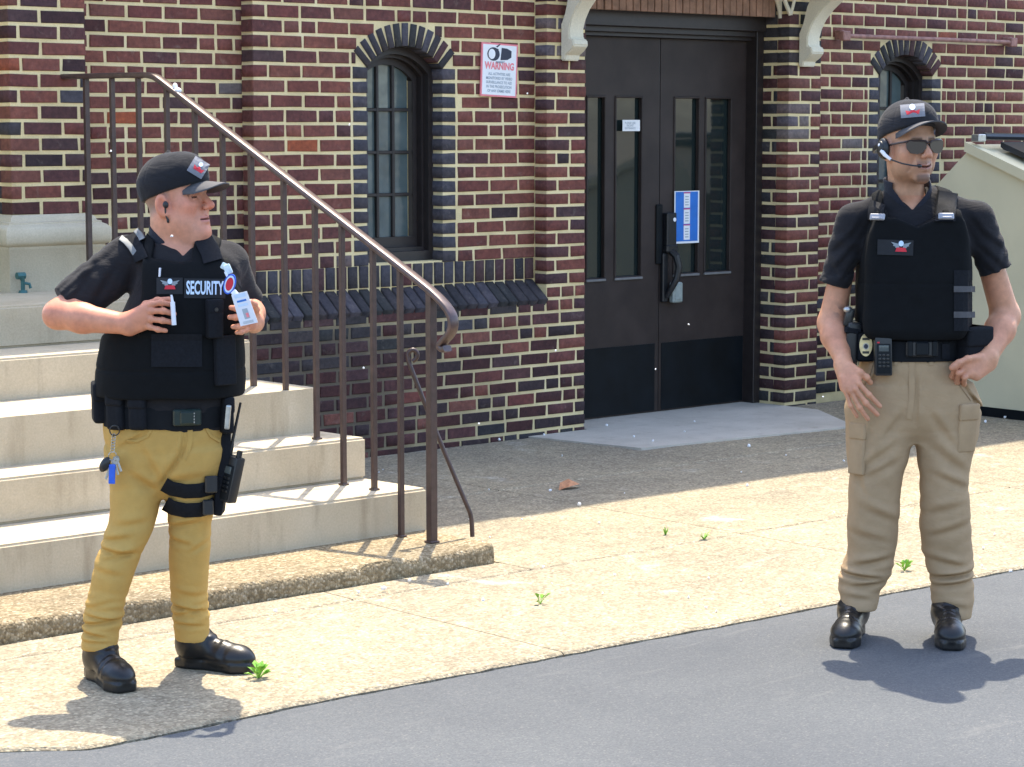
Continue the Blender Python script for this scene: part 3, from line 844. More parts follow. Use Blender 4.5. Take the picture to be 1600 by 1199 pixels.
path = [zr(9.345, 1.918), zr(8.75, 1.918), zr(8.653, 1.914), zr(8.58, 1.882), zr(7.7, 1.456), zr(6.95, 1.094), zr(6.84, 1.035), zr(6.775, .985), zr(6.758, .94), zr(6.775, .90), zr(6.815, .868), zr(6.833, .848), zr(6.812, .835), zr(6.795, .842)]
m = MB(); m.tube(smooth_path(path, 3), .0, 14, flat=(.0125, .0225, (1, .0625, 0)))
autosmooth(m.obj('handrail', M['railtop'], rl), 60)
# lower brace with a scrolled head
brace = [(5.884, 6.889, .068), (5.882, 6.892, .15), (5.868, 6.90, .19), (5.79, 6.955, .42), (5.735, 7.0, .60), (5.70, 7.03, .72), (5.688, 7.045, .77), (5.684, 7.05, .80), (5.700, 7.035, .822), (5.716, 7.022, .805), (5.712, 7.025, .782), (5.700, 7.036, .772)]
m = MB(); m.tube([p - RO for p in smooth_path(brace, 2)], .0095, 10); autosmooth(m.obj('brace', M['rail'], rl), 60)
# white clip on the sloping handrail
yc = 8.50; m = MB(); m.ell((rx(yc), yc, railz(yc) + .022), (.012, .012, .018)); m.ell((rx(yc), yc - .02, railz(yc) + .006), (.016, .02, .014))
o = m.obj('white_clip', M['white']); autosmooth(o); tag(o, 'tiny white clip caught on the upper slope of the handrail', 'clip')

# ================================================================== things on the wall
def text_mesh(s, size, align='CENTER', bold=0.0):
    cu = bpy.data.curves.new('txt', 'FONT'); cu.body = s; cu.size = size; cu.align_x = align; cu.align_y = 'CENTER'; cu.offset = bold; cu.resolution_u = 3; cu.fill_mode = 'FRONT'
    ob = bpy.data.objects.new('txt', cu); COL.objects.link(ob)
    dg = bpy.context.evaluated_depsgraph_get(); me = bpy.data.meshes.new_from_object(ob.evaluated_get(dg))
    bpy.data.objects.remove(ob); bpy.data.curves.remove(cu)
    return me
def place_text(s, size, to3, mat, parent, name='lettering', bold=0.0, sx=1.0):
    me = text_mesh(s, size, bold=bold)
    for v in me.vertices: v.co = Vector(to3(v.co.x * sx, v.co.y))
    me.materials.clear(); return link(name, me, mat, parent)
def flat(name, poly, to3, mat, parent):
    return link(name, pydata(name, [to3(u, v) for u, v in poly], [tuple(range(len(poly)))]), mat, parent)
def disc(cx, cy, rx_, ry_, n=20, a0=0, a1=2 * math.pi):
    return [(cx + rx_ * math.cos(a0 + (a1 - a0) * i / n), cy + ry_ * math.sin(a0 + (a1 - a0) * i / n)) for i in range(n + (0 if abs(a1 - a0) > 6.2 else 1))]
# warning sign
sg = empty('warning_sign', (8.20, YB - .008, 1.990)); tag(sg, 'white camera warning sign with red border between window and door', 'sign')
tl = math.radians(2.2)
def sgt(dy): return lambda u, v: (u * math.cos(tl) + v * math.sin(tl), -dy, -u * math.sin(tl) + v * math.cos(tl))
w, h = .128, .142
m = MB(); m.prism([(-w, -h), (w, -h), (w, h), (-w, h)], lambda u, v, n: (*sgt(0)(u, v)[:1], n, sgt(0)(u, v)[2]), -.004, .004); m.obj('board', M['pink'], sg)
flat('face', [(-w + .009, -h + .009), (w - .009, -h + .009), (w - .009, h - .009), (-w + .009, h - .009)], sgt(.0045), M['white'], sg)
cmz = .083
flat('camera_body', [(.005, cmz - .030), (.055, cmz - .026), (.082, cmz - .012), (.083, cmz + .022), (.05, cmz + .034), (.012, cmz + .036)], sgt(.0055), M['ink'], sg)
flat('camera_hood', disc(-.045, cmz, .044, .036), sgt(.0054), M['ink'], sg)
flat('camera_neck', [(-.045, cmz - .034), (-.012, cmz - .026), (-.010, cmz + .028), (-.045, cmz + .036)], sgt(.0055), M['ink'], sg)
flat('camera_lens', disc(-.057, cmz, .024, .027), sgt(.0062), M['white'], sg)
flat('camera_bracket', [(-.030, cmz + .040), (-.002, cmz + .056), (.002, cmz + .052), (-.02, cmz + .036)], sgt(.0062), M['ink'], sg)
flat('camera_base', [(-.03, cmz - .036), (.04, cmz - .034), (.02, cmz - .046), (-.02, cmz - .046)], sgt(.0055), M['greyink'], sg)
place_text('WARNING', .052, lambda u, v: sgt(.0055)(u, v + .020), M['pink'], sg, bold=.0022, sx=.82)
for i, s in enumerate(('ALL ACTIVITIES ARE', 'MONITORED BY VIDEO', 'SURVEILLANCE TO AID', 'IN THE PROSECUTION', 'OF ANY CRIME HERE')):
    place_text(s, .0205, lambda u, v, i=i: sgt(.0055)(u, v - .022 - i * .0225), M['greyink'], sg, bold=.0006, sx=.86)
# notices taped to the door glass
nt = empty('door_notice', (9.385, YD - .012, 1.695)); tag(nt, 'small white notice stuck on the left door pane', 'notice')
p = lambda dy: (lambda u, v: (u, -dy, v))
m = MB(); m.bx((-.07, 0, -.032), (.07, .002, .032)); m.obj('paper', M['white'], nt)
for i in range(3): place_text(('PLEASE USE', 'FRONT', 'ENTRANCE')[i], .017, lambda u, v, i=i: p(.001)(u - .01, v + .014 - i * .015), M['greyink'], nt, bold=.0003)
po = empty('blue_poster', (9.848, YD - .014, 1.155)); tag(po, 'blue poster with white panels taped beside the door handle', 'poster')
m = MB(); m.bx((-.105, 0, -.155), (.105, .002, .155)); m.obj('paper', M['white'], po)
flat('blue_field', [(-.097, -.143), (.092, -.143), (.092, .150), (-.097, .150)], p(.0012), M['blue'], po)
for i in range(3):
    z = .098 - i * .095
    flat('panel', [(-.028, z - .042), (.024, z - .042), (.024, z + .042), (-.028, z + .042)], p(.0022), M['white'], po)
    flat('stripe', [(-.030, z + .043), (.026, z + .043), (.026, z + .048), (-.030, z + .048)], p(.0022), M['red'], po)
    for j in range(4):
        flat('print', [(-.018, z + .026 - j * .016), (.012, z + .026 - j * .016), (.012, z + .020 - j * .016), (-.018, z + .020 - j * .016)], p(.003), M['greyink'], po)
# rusty bar across the right-hand wall
br = empty('iron_bar', (11.8, YB - .06, 2.24)); tag(br, 'rusty pink iron bar fixed across the wall above the right window', 'bar')
m = MB(); m.tube([(-.80, 0, .0), (.84, 0, .0)], .014, 10); autosmooth(m.obj('rod', M['rust'], br))
for s in (-.83, .86):
    m = MB(); m.bx((s - .035, -.02, -.03), (s + .035, .02, .03), .006); m.bx((s - .03, .0, -.022), (s + .0, .06, .035), .004); m.obj('bracket', M['rust'], br)

# ---- dumpster at the right edge, slope-fronted steel body
dp = empty('dumpster', (10.968, 7.6, 0)); tag(dp, 'beige steel dumpster with black lid against the right edge', 'dumpster')
XD = 0.0; wdt = 1.75
side = [(.72, .055), (.72, .62), (.93, 1.02), (1.02, 1.18), (.765, 1.545), (-.9, 1.02), (-.9, .055)]
# side profile in (y relative to 7.6, z): high back, top falling towards the front
side = [(.86, .055), (1.10, 1.25), (.765, 1.555), (-.75, .99), (-.75, .055)]
def ds(u, v, n): return (n, u, v)
m = MB(); m.prism(side, ds, 0, .012); m.obj('side_panel', M['dump'], dp)
m = MB(); m.prism(side, ds, wdt - .012, wdt); m.obj('side_panel', M['dump'], dp)
for (a, b), nm in (((side[0], side[1]), 'back_panel'), ((side[1], side[2]), 'top_panel'), ((side[3], side[4]), 'front_panel'), ((side[4], side[0]), 'floor_panel')):
    v = [(.012, *a), (wdt - .012, *a), (wdt - .012, *b), (.012, *b)]; link(nm, pydata(nm, v, [(0, 1, 2, 3)]), M['dump'], dp)
m = MB(); sl_ = math.atan2(1.555 - .99, 1.515)
m.prism([(.775, 1.60), (.780, 1.545), (-.75, .955), (-.75, 1.02)], ds, -.03, .03); m.obj('rim', M['dump'], dp)
m = MB(); m.prism([(.775, 1.60), (.780, 1.545), (-.75, .955), (-.75, 1.02)], ds, wdt - .03, wdt + .03); m.obj('rim', M['dump'], dp)
link('top_sheet', pydata('top_sheet', [(.0, .78, 1.585), (wdt, .78, 1.585), (wdt, -.75, 1.0), (.0, -.75, 1.0)], [(0, 1, 2, 3)]), M['dump'], dp)
m = MB(); m.prism([(.66, 1.570), (.66, 1.600), (.30, 1.465), (-.78, 1.05), (-.78, 1.02), (.3, 1.44), (.64, 1.555)], ds, .16, wdt - .04); m.obj('lid', M['lid'], dp)
m = MB(); m.bx((-.02, .68, 1.60), (.05, .74, 1.645), .006); m.obj('hinge', M['steel'], dp)
m = MB(); m.tube([(.05, .70, 1.632), (.5, .695, 1.625), (wdt, .69, 1.615)], .022, 8); autosmooth(m.obj('hinge_rod', M['lid'], dp))
m = MB(); m.bx((-.004, -.75, .0), (wdt, .84, .056)); m.obj('skid', M['kick'], dp)
# ================================================================== people: distance-field modelling kit
def smin(a, b, k):
    h = np.clip(.5 + .5 * (b - a) / k, 0, 1); return b + (a - b) * h - k * h * (1 - h)
def smax(a, b, k): return -smin(-a, -b, k)
def cone(P, a, b, ra, rb):
    a = np.asarray(a, np.float32); b = np.asarray(b, np.float32); ab = b - a; L2 = float(ab @ ab) + 1e-9
    t = np.clip(((P - a) @ ab) / L2, 0, 1); q = P - a - t[:, None] * ab
    return np.sqrt((q * q).sum(1)) - (ra + (rb - ra) * t)
def chain(P, pts, rs, k=.012):
    d = None
    for i in range(len(pts) - 1):
        c = cone(P, pts[i], pts[i + 1], rs[i], rs[i + 1]); d = c if d is None else smin(d, c, k)
    return d
def sph(P, c, r): q = P - np.asarray(c, np.float32); return np.sqrt((q * q).sum(1)) - r
def ellip(P, c, r, R=None):
    q = P - np.asarray(c, np.float32)
    if R is not None: q = q @ np.asarray(R, np.float32)
    r = np.asarray(r, np.float32); a = q / r; b = a / r
    k0 = np.sqrt((a * a).sum(1)); k1 = np.sqrt((b * b).sum(1)) + 1e-9
    return k0 * (k0 - 1) / k1
def rbox(P, c, s, r, R=None):
    q = P - np.asarray(c, np.float32)
    if R is not None: q = q @ np.asarray(R, np.float32)
    q = np.abs(q) - (np.asarray(s, np.float32) - r)
    return np.sqrt((np.maximum(q, 0) ** 2).sum(1)) + np.minimum(q.max(1), 0) - r
def table(rows, n=240, sm=5):
    """rows (z, cx, cy, rx, ry) -> smoothed lookup"""
    rows = sorted(rows); A = np.array(rows, float); z = np.linspace(A[0, 0], A[-1, 0], n)
    T = [np.interp(z, A[:, 0], A[:, j]) for j in range(1, A.shape[1])]
    if sm:
        kx = np.exp(-.5 * (np.arange(-2 * sm, 2 * sm + 1) / sm) ** 2); kx /= kx.sum()
        T = [np.convolve(np.pad(t, 2 * sm, mode='edge'), kx, 'valid') for t in T]
    return z.astype(np.float32), [t.astype(np.float32) for t in T]
def stack(P, tb, n=2.2, cap=.004, rot=0.0):
    z, T = tb; pz = P[:, 2]
    cx, cy, rx, ry = [np.interp(pz, z, t).astype(np.float32) for t in T[:4]]
    x = P[:, 0] - cx; y = P[:, 1] - cy
    if rot: c, s = math.cos(rot), math.sin(rot); x, y = x * c + y * s, -x * s + y * c
    k = (np.abs(x / rx) ** n + np.abs(y / ry) ** n) ** (1 / n)
    d = (k - 1) * np.minimum(rx, ry) * np.where(k > 1.0, .95, 1.0)
    return smax(smax(d, pz - z[-1], cap), z[0] - pz, cap)
def nz(P, f, s=0.0):
    x, y, z = P[:, 0] * f, P[:, 1] * f, P[:, 2] * f
    return (np.sin(x * 1.1 + 1.7 * np.sin(y * .9 + s) + s * 1.3) * np.sin(y * 1.2 + 1.3 * np.sin(z * .8 + s * 2.1)) + np.sin(z * 1.3 + 1.5 * np.sin(x * .7 + s * .7) + s)) * .5
def fold(P, a, b, w, amp, ylim=9.0):
    """crease between two local points, seen along y; positive amp = groove"""
    a = np.array([a[0], a[2]], np.float32); b = np.array([b[0], b[2]], np.float32); ab = b - a
    p = P[:, [0, 2]]; t = np.clip(((p - a) @ ab) / (ab @ ab + 1e-9), 0, 1); q = p - a - t[:, None] * ab
    e = np.sin(np.pi * np.clip(t, .04, .96)) ** .5; nn = np.array([-ab[1], ab[0]]) / (np.linalg.norm(ab) + 1e-9); nn = nn if nn[1] > 0 else -nn
    r = q - nn * 1.5 * w                                     # cloth swells just above the crease
    return (amp * e * (np.exp(-((q * q).sum(1)) / (w * w)) - .75 * np.exp(-((r * r).sum(1)) / (1.4 * w * w))) * (P[:, 1] < ylim)).astype(np.float32)
def masked(P, c, r, fn):
    q = P - np.asarray(c, np.float32); d = np.sqrt((q * q).sum(1)); m = d < r
    out = (d - r + .02).astype(np.float32); out = np.maximum(out, .02)
    if m.any(): out[m] = fn(P[m])
    return out
def mesh_sdf(f, lo, hi, h, B=7, slack=1.5):
    lo = np.asarray(lo, float); hi = np.asarray(hi, float)
    nb = np.ceil((hi - lo) / (h * B)).astype(int); 
    ii = np.stack(np.meshgrid(*[np.arange(k) for k in nb], indexing='ij'), -1).reshape(-1, 3)
    cen = (lo + (ii * B + (B - 1) / 2) * h).astype(np.float32)
    d = np.concatenate([f(cen[i:i + 200000]) for i in range(0, len(cen), 200000)])
    act = np.abs(d) < B * h * .87 * slack + .004
    vol = np.empty((nb[0], B, nb[1], B, nb[2], B), np.float32)
    vol[...] = np.where(d > 0, 1.0, -1.0).reshape(nb)[:, None, :, None, :, None]
    ia = ii[act]; off = np.stack(np.meshgrid(*[np.arange(B)] * 3, indexing='ij'), -1).reshape(-1, 3)
    for i in range(0, len(ia), 900):
        blk = ia[i:i + 900]
        pts = (lo + (blk[:, None, :] * B + off[None]) * h).reshape(-1, 3).astype(np.float32)
        vol[blk[:, 0], :, blk[:, 1], :, blk[:, 2], :] = f(pts).reshape(-1, B, B, B)
    V = vol.reshape(nb * B); S = V < 0
    cnt = np.zeros(np.array(S.shape) - 1, np.uint8)
    for a in (0, 1):
        for b in (0, 1):
            for c in (0, 1): cnt += S[a:S.shape[0] - 1 + a, b:S.shape[1] - 1 + b, c:S.shape[2] - 1 + c]
    mix = (cnt > 0) & (cnt < 8); C = np.argwhere(mix)
    idx = np.full(mix.shape, -1, np.int32); idx[mix] = np.arange(len(C))
    acc = np.zeros((len(C), 3)); num = np.zeros(len(C))
    g = lambda o: V[C[:, 0] + o[0], C[:, 1] + o[1], C[:, 2] + o[2]]
    for ax in range(3):
        o1, o2 = [q for q in range(3) if q != ax]
        for a in (0, 1):
            for b in (0, 1):
                p = [0, 0, 0]; p[o1] = a; p[o2] = b; q = list(p); q[ax] = 1
                va, vb = g(p), g(q); m = (va < 0) != (vb < 0)
                t = np.where(m, va / np.where(np.abs(va - vb) < 1e-12, 1, va - vb), 0)
                e = np.tile(np.array(p, float), (len(C), 1)); e[:, ax] = t
                acc[m] += e[m]; num[m] += 1
    verts = lo + (C + acc / num[:, None]) * h
    quads = []
    for ax in range(3):
        o1, o2 = (ax + 1) % 3, (ax + 2) % 3
        sl0 = [slice(None)] * 3; sl1 = [slice(None)] * 3; sl0[ax] = slice(0, -1); sl1[ax] = slice(1, None)
        A = S[tuple(sl0)]; Bq = S[tuple(sl1)]; ch = np.argwhere(A != Bq)
        ok = (ch[:, o1] > 0) & (ch[:, o2] > 0) & (ch[:, o1] < S.shape[o1] - 1) & (ch[:, o2] < S.shape[o2] - 1); ch = ch[ok]
        ins = A[ch[:, 0], ch[:, 1], ch[:, 2]]
        def cell(d1, d2):
            q = ch.copy(); q[:, o1] -= d1; q[:, o2] -= d2; return idx[q[:, 0], q[:, 1], q[:, 2]]
        a, b, c, dd = cell(1, 1), cell(0, 1), cell(0, 0), cell(1, 0)
        Q = np.stack([a, b, c, dd], 1); Q[~ins] = Q[~ins][:, ::-1]; quads.append(Q)
    Q = np.concatenate(quads); Q = Q[(Q >= 0).all(1)]
    return verts, Q
def sdf_obj(name, f, lo, hi, h, mat, parent, col=None, smooth=1):
    v, q = mesh_sdf(f, lo, hi, h)
    if smooth:      # light relaxation along the surface
        for _ in range(smooth):
            s = np.zeros_like(v); n = np.zeros(len(v))
            for i in range(4):
                a, b = q[:, i], q[:, (i + 1) % 4]
                for j in range(3):
                    s[:, j] += np.bincount(a, v[b, j], len(v)); s[:, j] += np.bincount(b, v[a, j], len(v))
                n += np.bincount(a, minlength=len(v)) + np.bincount(b, minlength=len(v))
            v = v * .55 + .45 * s / np.maximum(n, 1)[:, None]
    c = col(v.astype(np.float32)) if callable(col) else (np.tile(np.array(col), (len(v), 1)) if col is not None else None)
    me = from_np(name, v, q, c); return link(name, me, mat, parent, smooth=True)
class Fig:
    """a person's local frame: x = picture right, y = away, z = up, origin on the ground under the body"""
    def __init__(s, px, D, label):
        P = ondepth(px, 1000, D); s.D = D; s.u0 = float((P - CC) @ RR); s.org = np.array(CC + F0 * D + RR * s.u0); s.org[2] = 0
        s.root = empty('person', tuple(s.org), -TH); tag(s.root, label, 'person', None); s.mpp = D / FPX
    def loc(s, px, py, dy=0.0):
        P = ondepth(px, py, s.D + dy) - CC; return np.array([P @ RR - s.u0, P @ F0 - s.D, P[2] + CAMH], np.float32)
    def world(s, p): return s.org + RR * p[0] + F0 * p[1] + ZZ * p[2]
    def ring(s, py, xl, xr, cy, ry, grow=0.0):
        a = s.loc(xl, py, cy); b = s.loc(xr, py, cy); return (float(a[2]), float(a[0] + b[0]) / 2, cy, float(b[0] - a[0]) / 2 + grow, ry + grow)
    def hits(s, f, px, py, start=-.6, off=0.0):
        """first surface points along the camera rays through pixels (arrays)"""
        px = np.atleast_1d(np.asarray(px, float)); py = np.atleast_1d(np.asarray(py, float))
        A = np.array([s.loc(a, b, start) for a, b in zip(px, py)], np.float32); Bq = np.array([s.loc(a, b, start + 1.0) for a, b in zip(px, py)], np.float32)
        d = (Bq - A); d /= np.linalg.norm(d, axis=1)[:, None]; t = np.zeros(len(A), np.float32)
        for _ in range(60): t += np.clip(f(A + d * t[:, None]) - off, -.02, .05) * .8
        q = A + d * t[:, None]; bad = np.abs(f(q) - off) > .012
        if bad.any() and not bad.all():       # rays that miss take the depth of the nearest hit
            gi = np.where(~bad)[0]; P2 = np.stack([px, py], 1)
            for i in np.where(bad)[0]:
                j = gi[np.argmin(((P2[gi] - P2[i]) ** 2).sum(1))]; t[i] = t[j] + .010
            q = A + d * t[:, None]
        return q
    def normal(s, f, p, e=.006):
        p = np.asarray(p, np.float32).reshape(-1, 3); g = np.stack([f(p + np.eye(3, dtype=np.float32)[i] * e) - f(p - np.eye(3, dtype=np.float32)[i] * e) for i in range(3)], 1)
        return g / (np.linalg.norm(g, axis=1)[:, None] + 1e-9)
    def frame(s, f, px, py):
        """tangent frame on a surface: origin, picture-right, normal, up"""
        p = s.hits(f, [px], [py])[0]; n = s.normal(f, p)[0]
        u = np.cross(np.array([0, 0, 1.0]), n); u /= np.linalg.norm(u); u = u if u[0] > 0 else -u
        w = np.cross(n, u); w = w if w[2] > 0 else -w
        return p, u, n, w
    def drape(s, name, f, polys, cx, cy, off, mat, parent, rot=0.0, sub=1):
        """flat shapes (metres, u right v up about pixel cx,cy) laid on the surface"""
        ca, sa = math.cos(rot), math.sin(rot); V = []; FQ = []
        for poly in polys:
            b = len(V); V += list(poly); FQ.append(tuple(range(b, b + len(poly))))
        V = np.array(V, float); U = V[:, 0] * ca - V[:, 1] * sa; W = V[:, 0] * sa + V[:, 1] * ca
        h = s.hits(f, cx + U / s.mpp, cy - W / s.mpp, off=off)
        return link(name, pydata(name, h, FQ), mat, parent)
    def drape_mesh(s, me, f, cx, cy, off, mat, parent, name, rot=0.0, sx=1.0):
        co = np.array([v.co[:2] for v in me.vertices]); ca, sa = math.cos(rot), math.sin(rot)
        U = co[:, 0] * sx * ca - co[:, 1] * sa; W = co[:, 0] * sx * sa + co[:, 1] * ca
        h = s.hits(f, cx + U / s.mpp, cy - W / s.mpp, off=off)
        for v, p in zip(me.vertices, h): v.co = Vector(p.tolist())
        me.materials.clear(); return link(name, me, mat, parent)
    def thing(s, name, p, label, cat):
        e = empty(name, tuple(s.world(p)), -TH); return tag(e, label, cat)
def grid_patch(w, h, nx=6, ny=4, x0=0.0, y0=0.0):
    out = []
    for i in range(nx):
        for j in range(ny):
            a, b = x0 - w / 2 + w * i / nx, x0 - w / 2 + w * (i + 1) / nx; c, d = y0 - h / 2 + h * j / ny, y0 - h / 2 + h * (j + 1) / ny
            out.append([(a, c), (b, c), (b, d), (a, d)])
    return out
def band_around(fig, name, f, path_px, halfw, off, mat, parent, th=.006):
    """a strap lying on a surface along picture points, with thickness"""
    n = len(path_px); pts = np.array(path_px, float)
    tn = np.gradient(pts, axis=0); tn /= np.linalg.norm(tn, axis=1)[:, None]; nm = np.stack([-tn[:, 1], tn[:, 0]], 1)
    rows = []
    for o, e in ((-halfw, off - .004), (-halfw, off + th * .7), (-halfw * .8, off + th), (halfw * .8, off + th), (halfw, off + th * .7), (halfw, off - .004)):
        q = pts + nm * (o / fig.mpp); rows.append(fig.hits(f, q[:, 0], q[:, 1], off=e))
    v = np.concatenate(rows); f_ = []
    for r in range(5):
        for i in range(n - 1): f_.append((r * n + i, r * n + i + 1, (r + 1) * n + i + 1, (r + 1) * n + i))
    me = pydata(name, v, f_); bm = bmesh.new(); bm.from_mesh(me); bmesh.ops.recalc_face_normals(bm, faces=bm.faces); bm.to_mesh(me); bm.free()
    return autosmooth(link(name, me, mat, parent), 50)

# ---- head
class Head:
    def __init__(s, c, yaw, roll=0.0, pitch=0.0, sc=1.0, wide=1.0, jowl=0.0, smile=0.0):
        s.c = np.asarray(c, np.float32); s.sc = sc; s.wide = wide; s.jowl = jowl; s.smile = smile
        f = np.array([math.sin(yaw), -math.cos(yaw), 0.0]); x = np.array([math.cos(yaw), math.sin(yaw), 0.0]); u = np.array([0, 0, 1.0])
        f, u = f * math.cos(pitch) + u * math.sin(pitch), u * math.cos(pitch) - f * math.sin(pitch)
        x, u = x * math.cos(roll) - u * math.sin(roll), u * math.cos(roll) + x * math.sin(roll)
        s.R = np.stack([x, f, u], 1).astype(np.float32)       # columns: head right (picture), forward, up
    def q(s, P): return ((P - s.c) @ s.R) / s.sc
    def w(s, p): return s.c + s.R @ (np.asarray(p, np.float32) * s.sc)
    def sdf(s, P):
        Q = s.q(P).copy(); Q[:, 0] /= s.wide; X = np.abs(Q[:, 0]); Y = Q[:, 1]; Z = Q[:, 2]; A = np.stack([X, Y, Z], 1)
        d = ellip(Q, (0, -.012, .040), (.075, .095, .082))
        d = smin(d, ellip(Q, (0, .022, -.030), (.060, .062, .078)), .03)
        d = smin(d, ellip(A, (.040, .012, -.058), (.026, .042, .036)), .03)            # jaw corners
        d = smin(d, ellip(Q, (0, .066, -.098), (.026, .022, .020)), .022)                # chin
        if s.jowl:
            d = smin(d, ellip(Q, (0, .030, -.108), (.052, .048, .030 * s.jowl + .01)), .03)
            d = smin(d, ellip(A, (.045, .028, -.070), (.024, .034, .036)), .025)
        d = smin(d, ellip(A, (.040, .050, -.020), (.026, .026, .024)), .022)              # cheekbones
        d = smin(d, cone(A, (0, .080, .020), (.036, .068, .020), .012, .011), .016)       # brow
        d = smax(d, -ellip(A, (.032, .092, .002), (.019, .020, .0115)), .012)               # eye sockets
        d = smin(d, ellip(A, (.031, .068, .000), (.0155, .0135, .0115)), .003)              # eyes and lids
        d = smax(d, -(np.abs(Z - .0005 + .25 * (X - .031) ** 2 * 40) * .8 + np.maximum(np.abs(X - .031) - .012, 0) * 2 - .0016 + np.maximum(.072 - Y, 0)), .002)
        n = cone(Q, (0, .084, .008), (0, .108, -.028), .008, .0115)
        n = smin(n, sph(A, (.0115, .097, -.033), .0085), .007); d = smin(d, n, .010)
        d = smax(d, -sph(A, (.0065, .104, -.0425), .0042), .003)
        zm = -.066 + s.smile * .010 * (X / .026) ** 2
        lip = cone(np.stack([X, Y, Z - (zm + .066)], 1), (0, .0905, -.0600), (.024, .076, -.0645), .0056, .0028)
        lo_ = cone(np.stack([X, Y, Z - (zm + .066)], 1), (0, .0885, -.0730), (.021, .076, -.069), .0066, .003)
        d = smin(d, ellip(Q, (0, .062, -.066), (.032, .028, .020)), .018)
        d = smin(d, lip, .005); d = smin(d, lo_, .005)
        d = smax(d, -(np.abs(Z - zm) + np.maximum(X - .025, 0) * 1.5 + np.maximum(.072 - Y, 0) - .0017), .0025)
        d = d + .0016 * np.exp(-((X - .030 - .25 * np.maximum(-.03 - Z, 0)) ** 2) / .00002) * (Z < -.028) * (Z > -.078) * (Y > .03) * (1 + .5 * s.smile)   # smile lines
        d = d + .0012 * np.exp(-((Z + .084) ** 2) / .00002) * (X < .02) * (Y > .05)
        # ears
        er = np.array([[math.cos(.28), -math.sin(.28), 0], [math.sin(.28), math.cos(.28), 0], [0, 0, 1]], np.float32)
        e = ellip(A, (.078, -.006, -.012), (.0085, .021, .034), er)
        e = smax(e, -ellip(A, (.088, -.003, -.008), (.009, .011, .020), er), .005)
        e = smin(e, sph(A, (.075, .004, -.040), .009), .008)
        d = smin(d, e, .007)
        d = smin(d, cone(Q, (0, -.022, -.045), (0, -.036, -.13), .050 + .010 * s.jowl, .050 + .010 * s.jowl), .03)
        return d * s.sc
    def colour(s, P, base, hair=None, stubble=0.0, lips=(.42, .16, .13), red=(1.12, .86, .84)):
        Q = s.q(P).copy(); Q[:, 0] /= s.wide; X = np.abs(Q[:, 0]); Y = Q[:, 1]; Z = Q[:, 2]
        c = np.tile(np.array(base), (len(P), 1))
        g = lambda cx, cy, cz, r: np.exp(-((X - cx) ** 2 + (Y - cy) ** 2 + (Z - cz) ** 2) / r ** 2)[:, None]
        R_ = np.array(red)
        for k in (g(0, .108, -.03, .022), .8 * g(.045, .06, -.028, .028), .8 * g(.08, -.005, -.012, .032), .6 * g(0, .08, -.1, .025)): c = c * (1 + (R_ - 1) * k)
        zm = -.066 + s.smile * .010 * (X / .026) ** 2
        m = (np.exp(-((Z - zm) / .0088) ** 4) * (X < .0245) * (Y > .070))[:, None]; c = c * (1 - m * .75) + np.array(lips) * m * .75
        m = (np.exp(-((Z - zm) / .0016) ** 2) * (X < .026) * (Y > .068))[:, None]; c = c * (1 - .9 * m) + np.array((.04, .014, .014)) * .9 * m
        bz = .0185 + .10 * np.maximum(X - .018, 0) - 6 * np.maximum(X - .034, 0) ** 2 * 10
        m = (np.exp(-((Z - bz) / .0052) ** 2) * (X > .010) * (X < .052) * (Y > .045))[:, None]; c = c * (1 - .72 * m) + np.array((.035, .022, .016)) * .72 * m
        m = (np.exp(-((Z) / .0032) ** 2) * (X > .018) * (X < .044) * (Y > .058))[:, None]; c = c * (1 - .8 * m) + np.array((.03, .018, .014)) * .8 * m
        if stubble:
            m = np.clip((-.080 - Z) / .012, 0, 1) * np.clip((.030 - X) / .008, 0, 1) * (Y > .045) * np.clip((Z + .125) / .02, 0, 1); m = m * .75; m = np.maximum(m, .25 * np.clip((-.05 - Z) / .02, 0, 1) * (Y > -.01) * np.clip((Z + .13) / .02, 0, 1))
            m = np.maximum(m, .35 * np.exp(-((Z + .052) / .006) ** 2) * (X < .026) * (Y > .07))[:, None] * stubble; c = c * (1 - m) + np.array((.075, .045, .032)) * m
        if hair is not None:
            m = (np.clip((.022 - Y) / .012, 0, 1) * np.clip((Z + .045 - .35 * (Y + .05)) / .03, 0, 1) * (X < .078 + .0) )[:, None] * .75
            m = m * (1 - .9 * np.exp(-((Y + .004) / .026) ** 2 - ((Z + .012) / .04) ** 2)[:, None] * (X[:, None] > .066))
            c = c * (1 - m) + np.array(hair) * m
        return c
    def cap(s, fig, parent, mat, mat2, col, zcut=.040, tilt=-.16, droop=.020, length=.078, bz=.052, slope=.16, sx=1.0, arc=1.05):
        """crown (distance field) and curved brim"""
        def crown(P):
            Q = s.q(P).copy(); Q[:, 0] /= s.wide * sx; 
            d = ellip(Q, (0, -.010, .046), (.0865, .108, .094))
            d = smin(d, ellip(Q, (0, .045, .075), (.062, .055, .055)), .03)
            cut = (zcut + tilt * (.09 - Q[:, 1]) * .55) - Q[:, 2]
            d = smax(d, cut, .004)
            ang = np.arctan2(Q[:, 0], Q[:, 1] + .01)       # panel seams
            d = d + .0010 * np.exp(-((np.mod(ang + math.pi / 6, math.pi / 3) - math.pi / 6) / .035) ** 2) * (Q[:, 2] > .06)
            d = smin(d, sph(Q, (0, -.008, .141), .007), .004)
            d = d + .0012 * nz(Q, 60, 1.0)
            return d * s.sc
        c = s.w((0, 0, .09)); o = sdf_obj('cap', crown, c - .16, c + .16, .0032, mat, parent, col)
        v = []; f = []; nu, nv = 28, 8
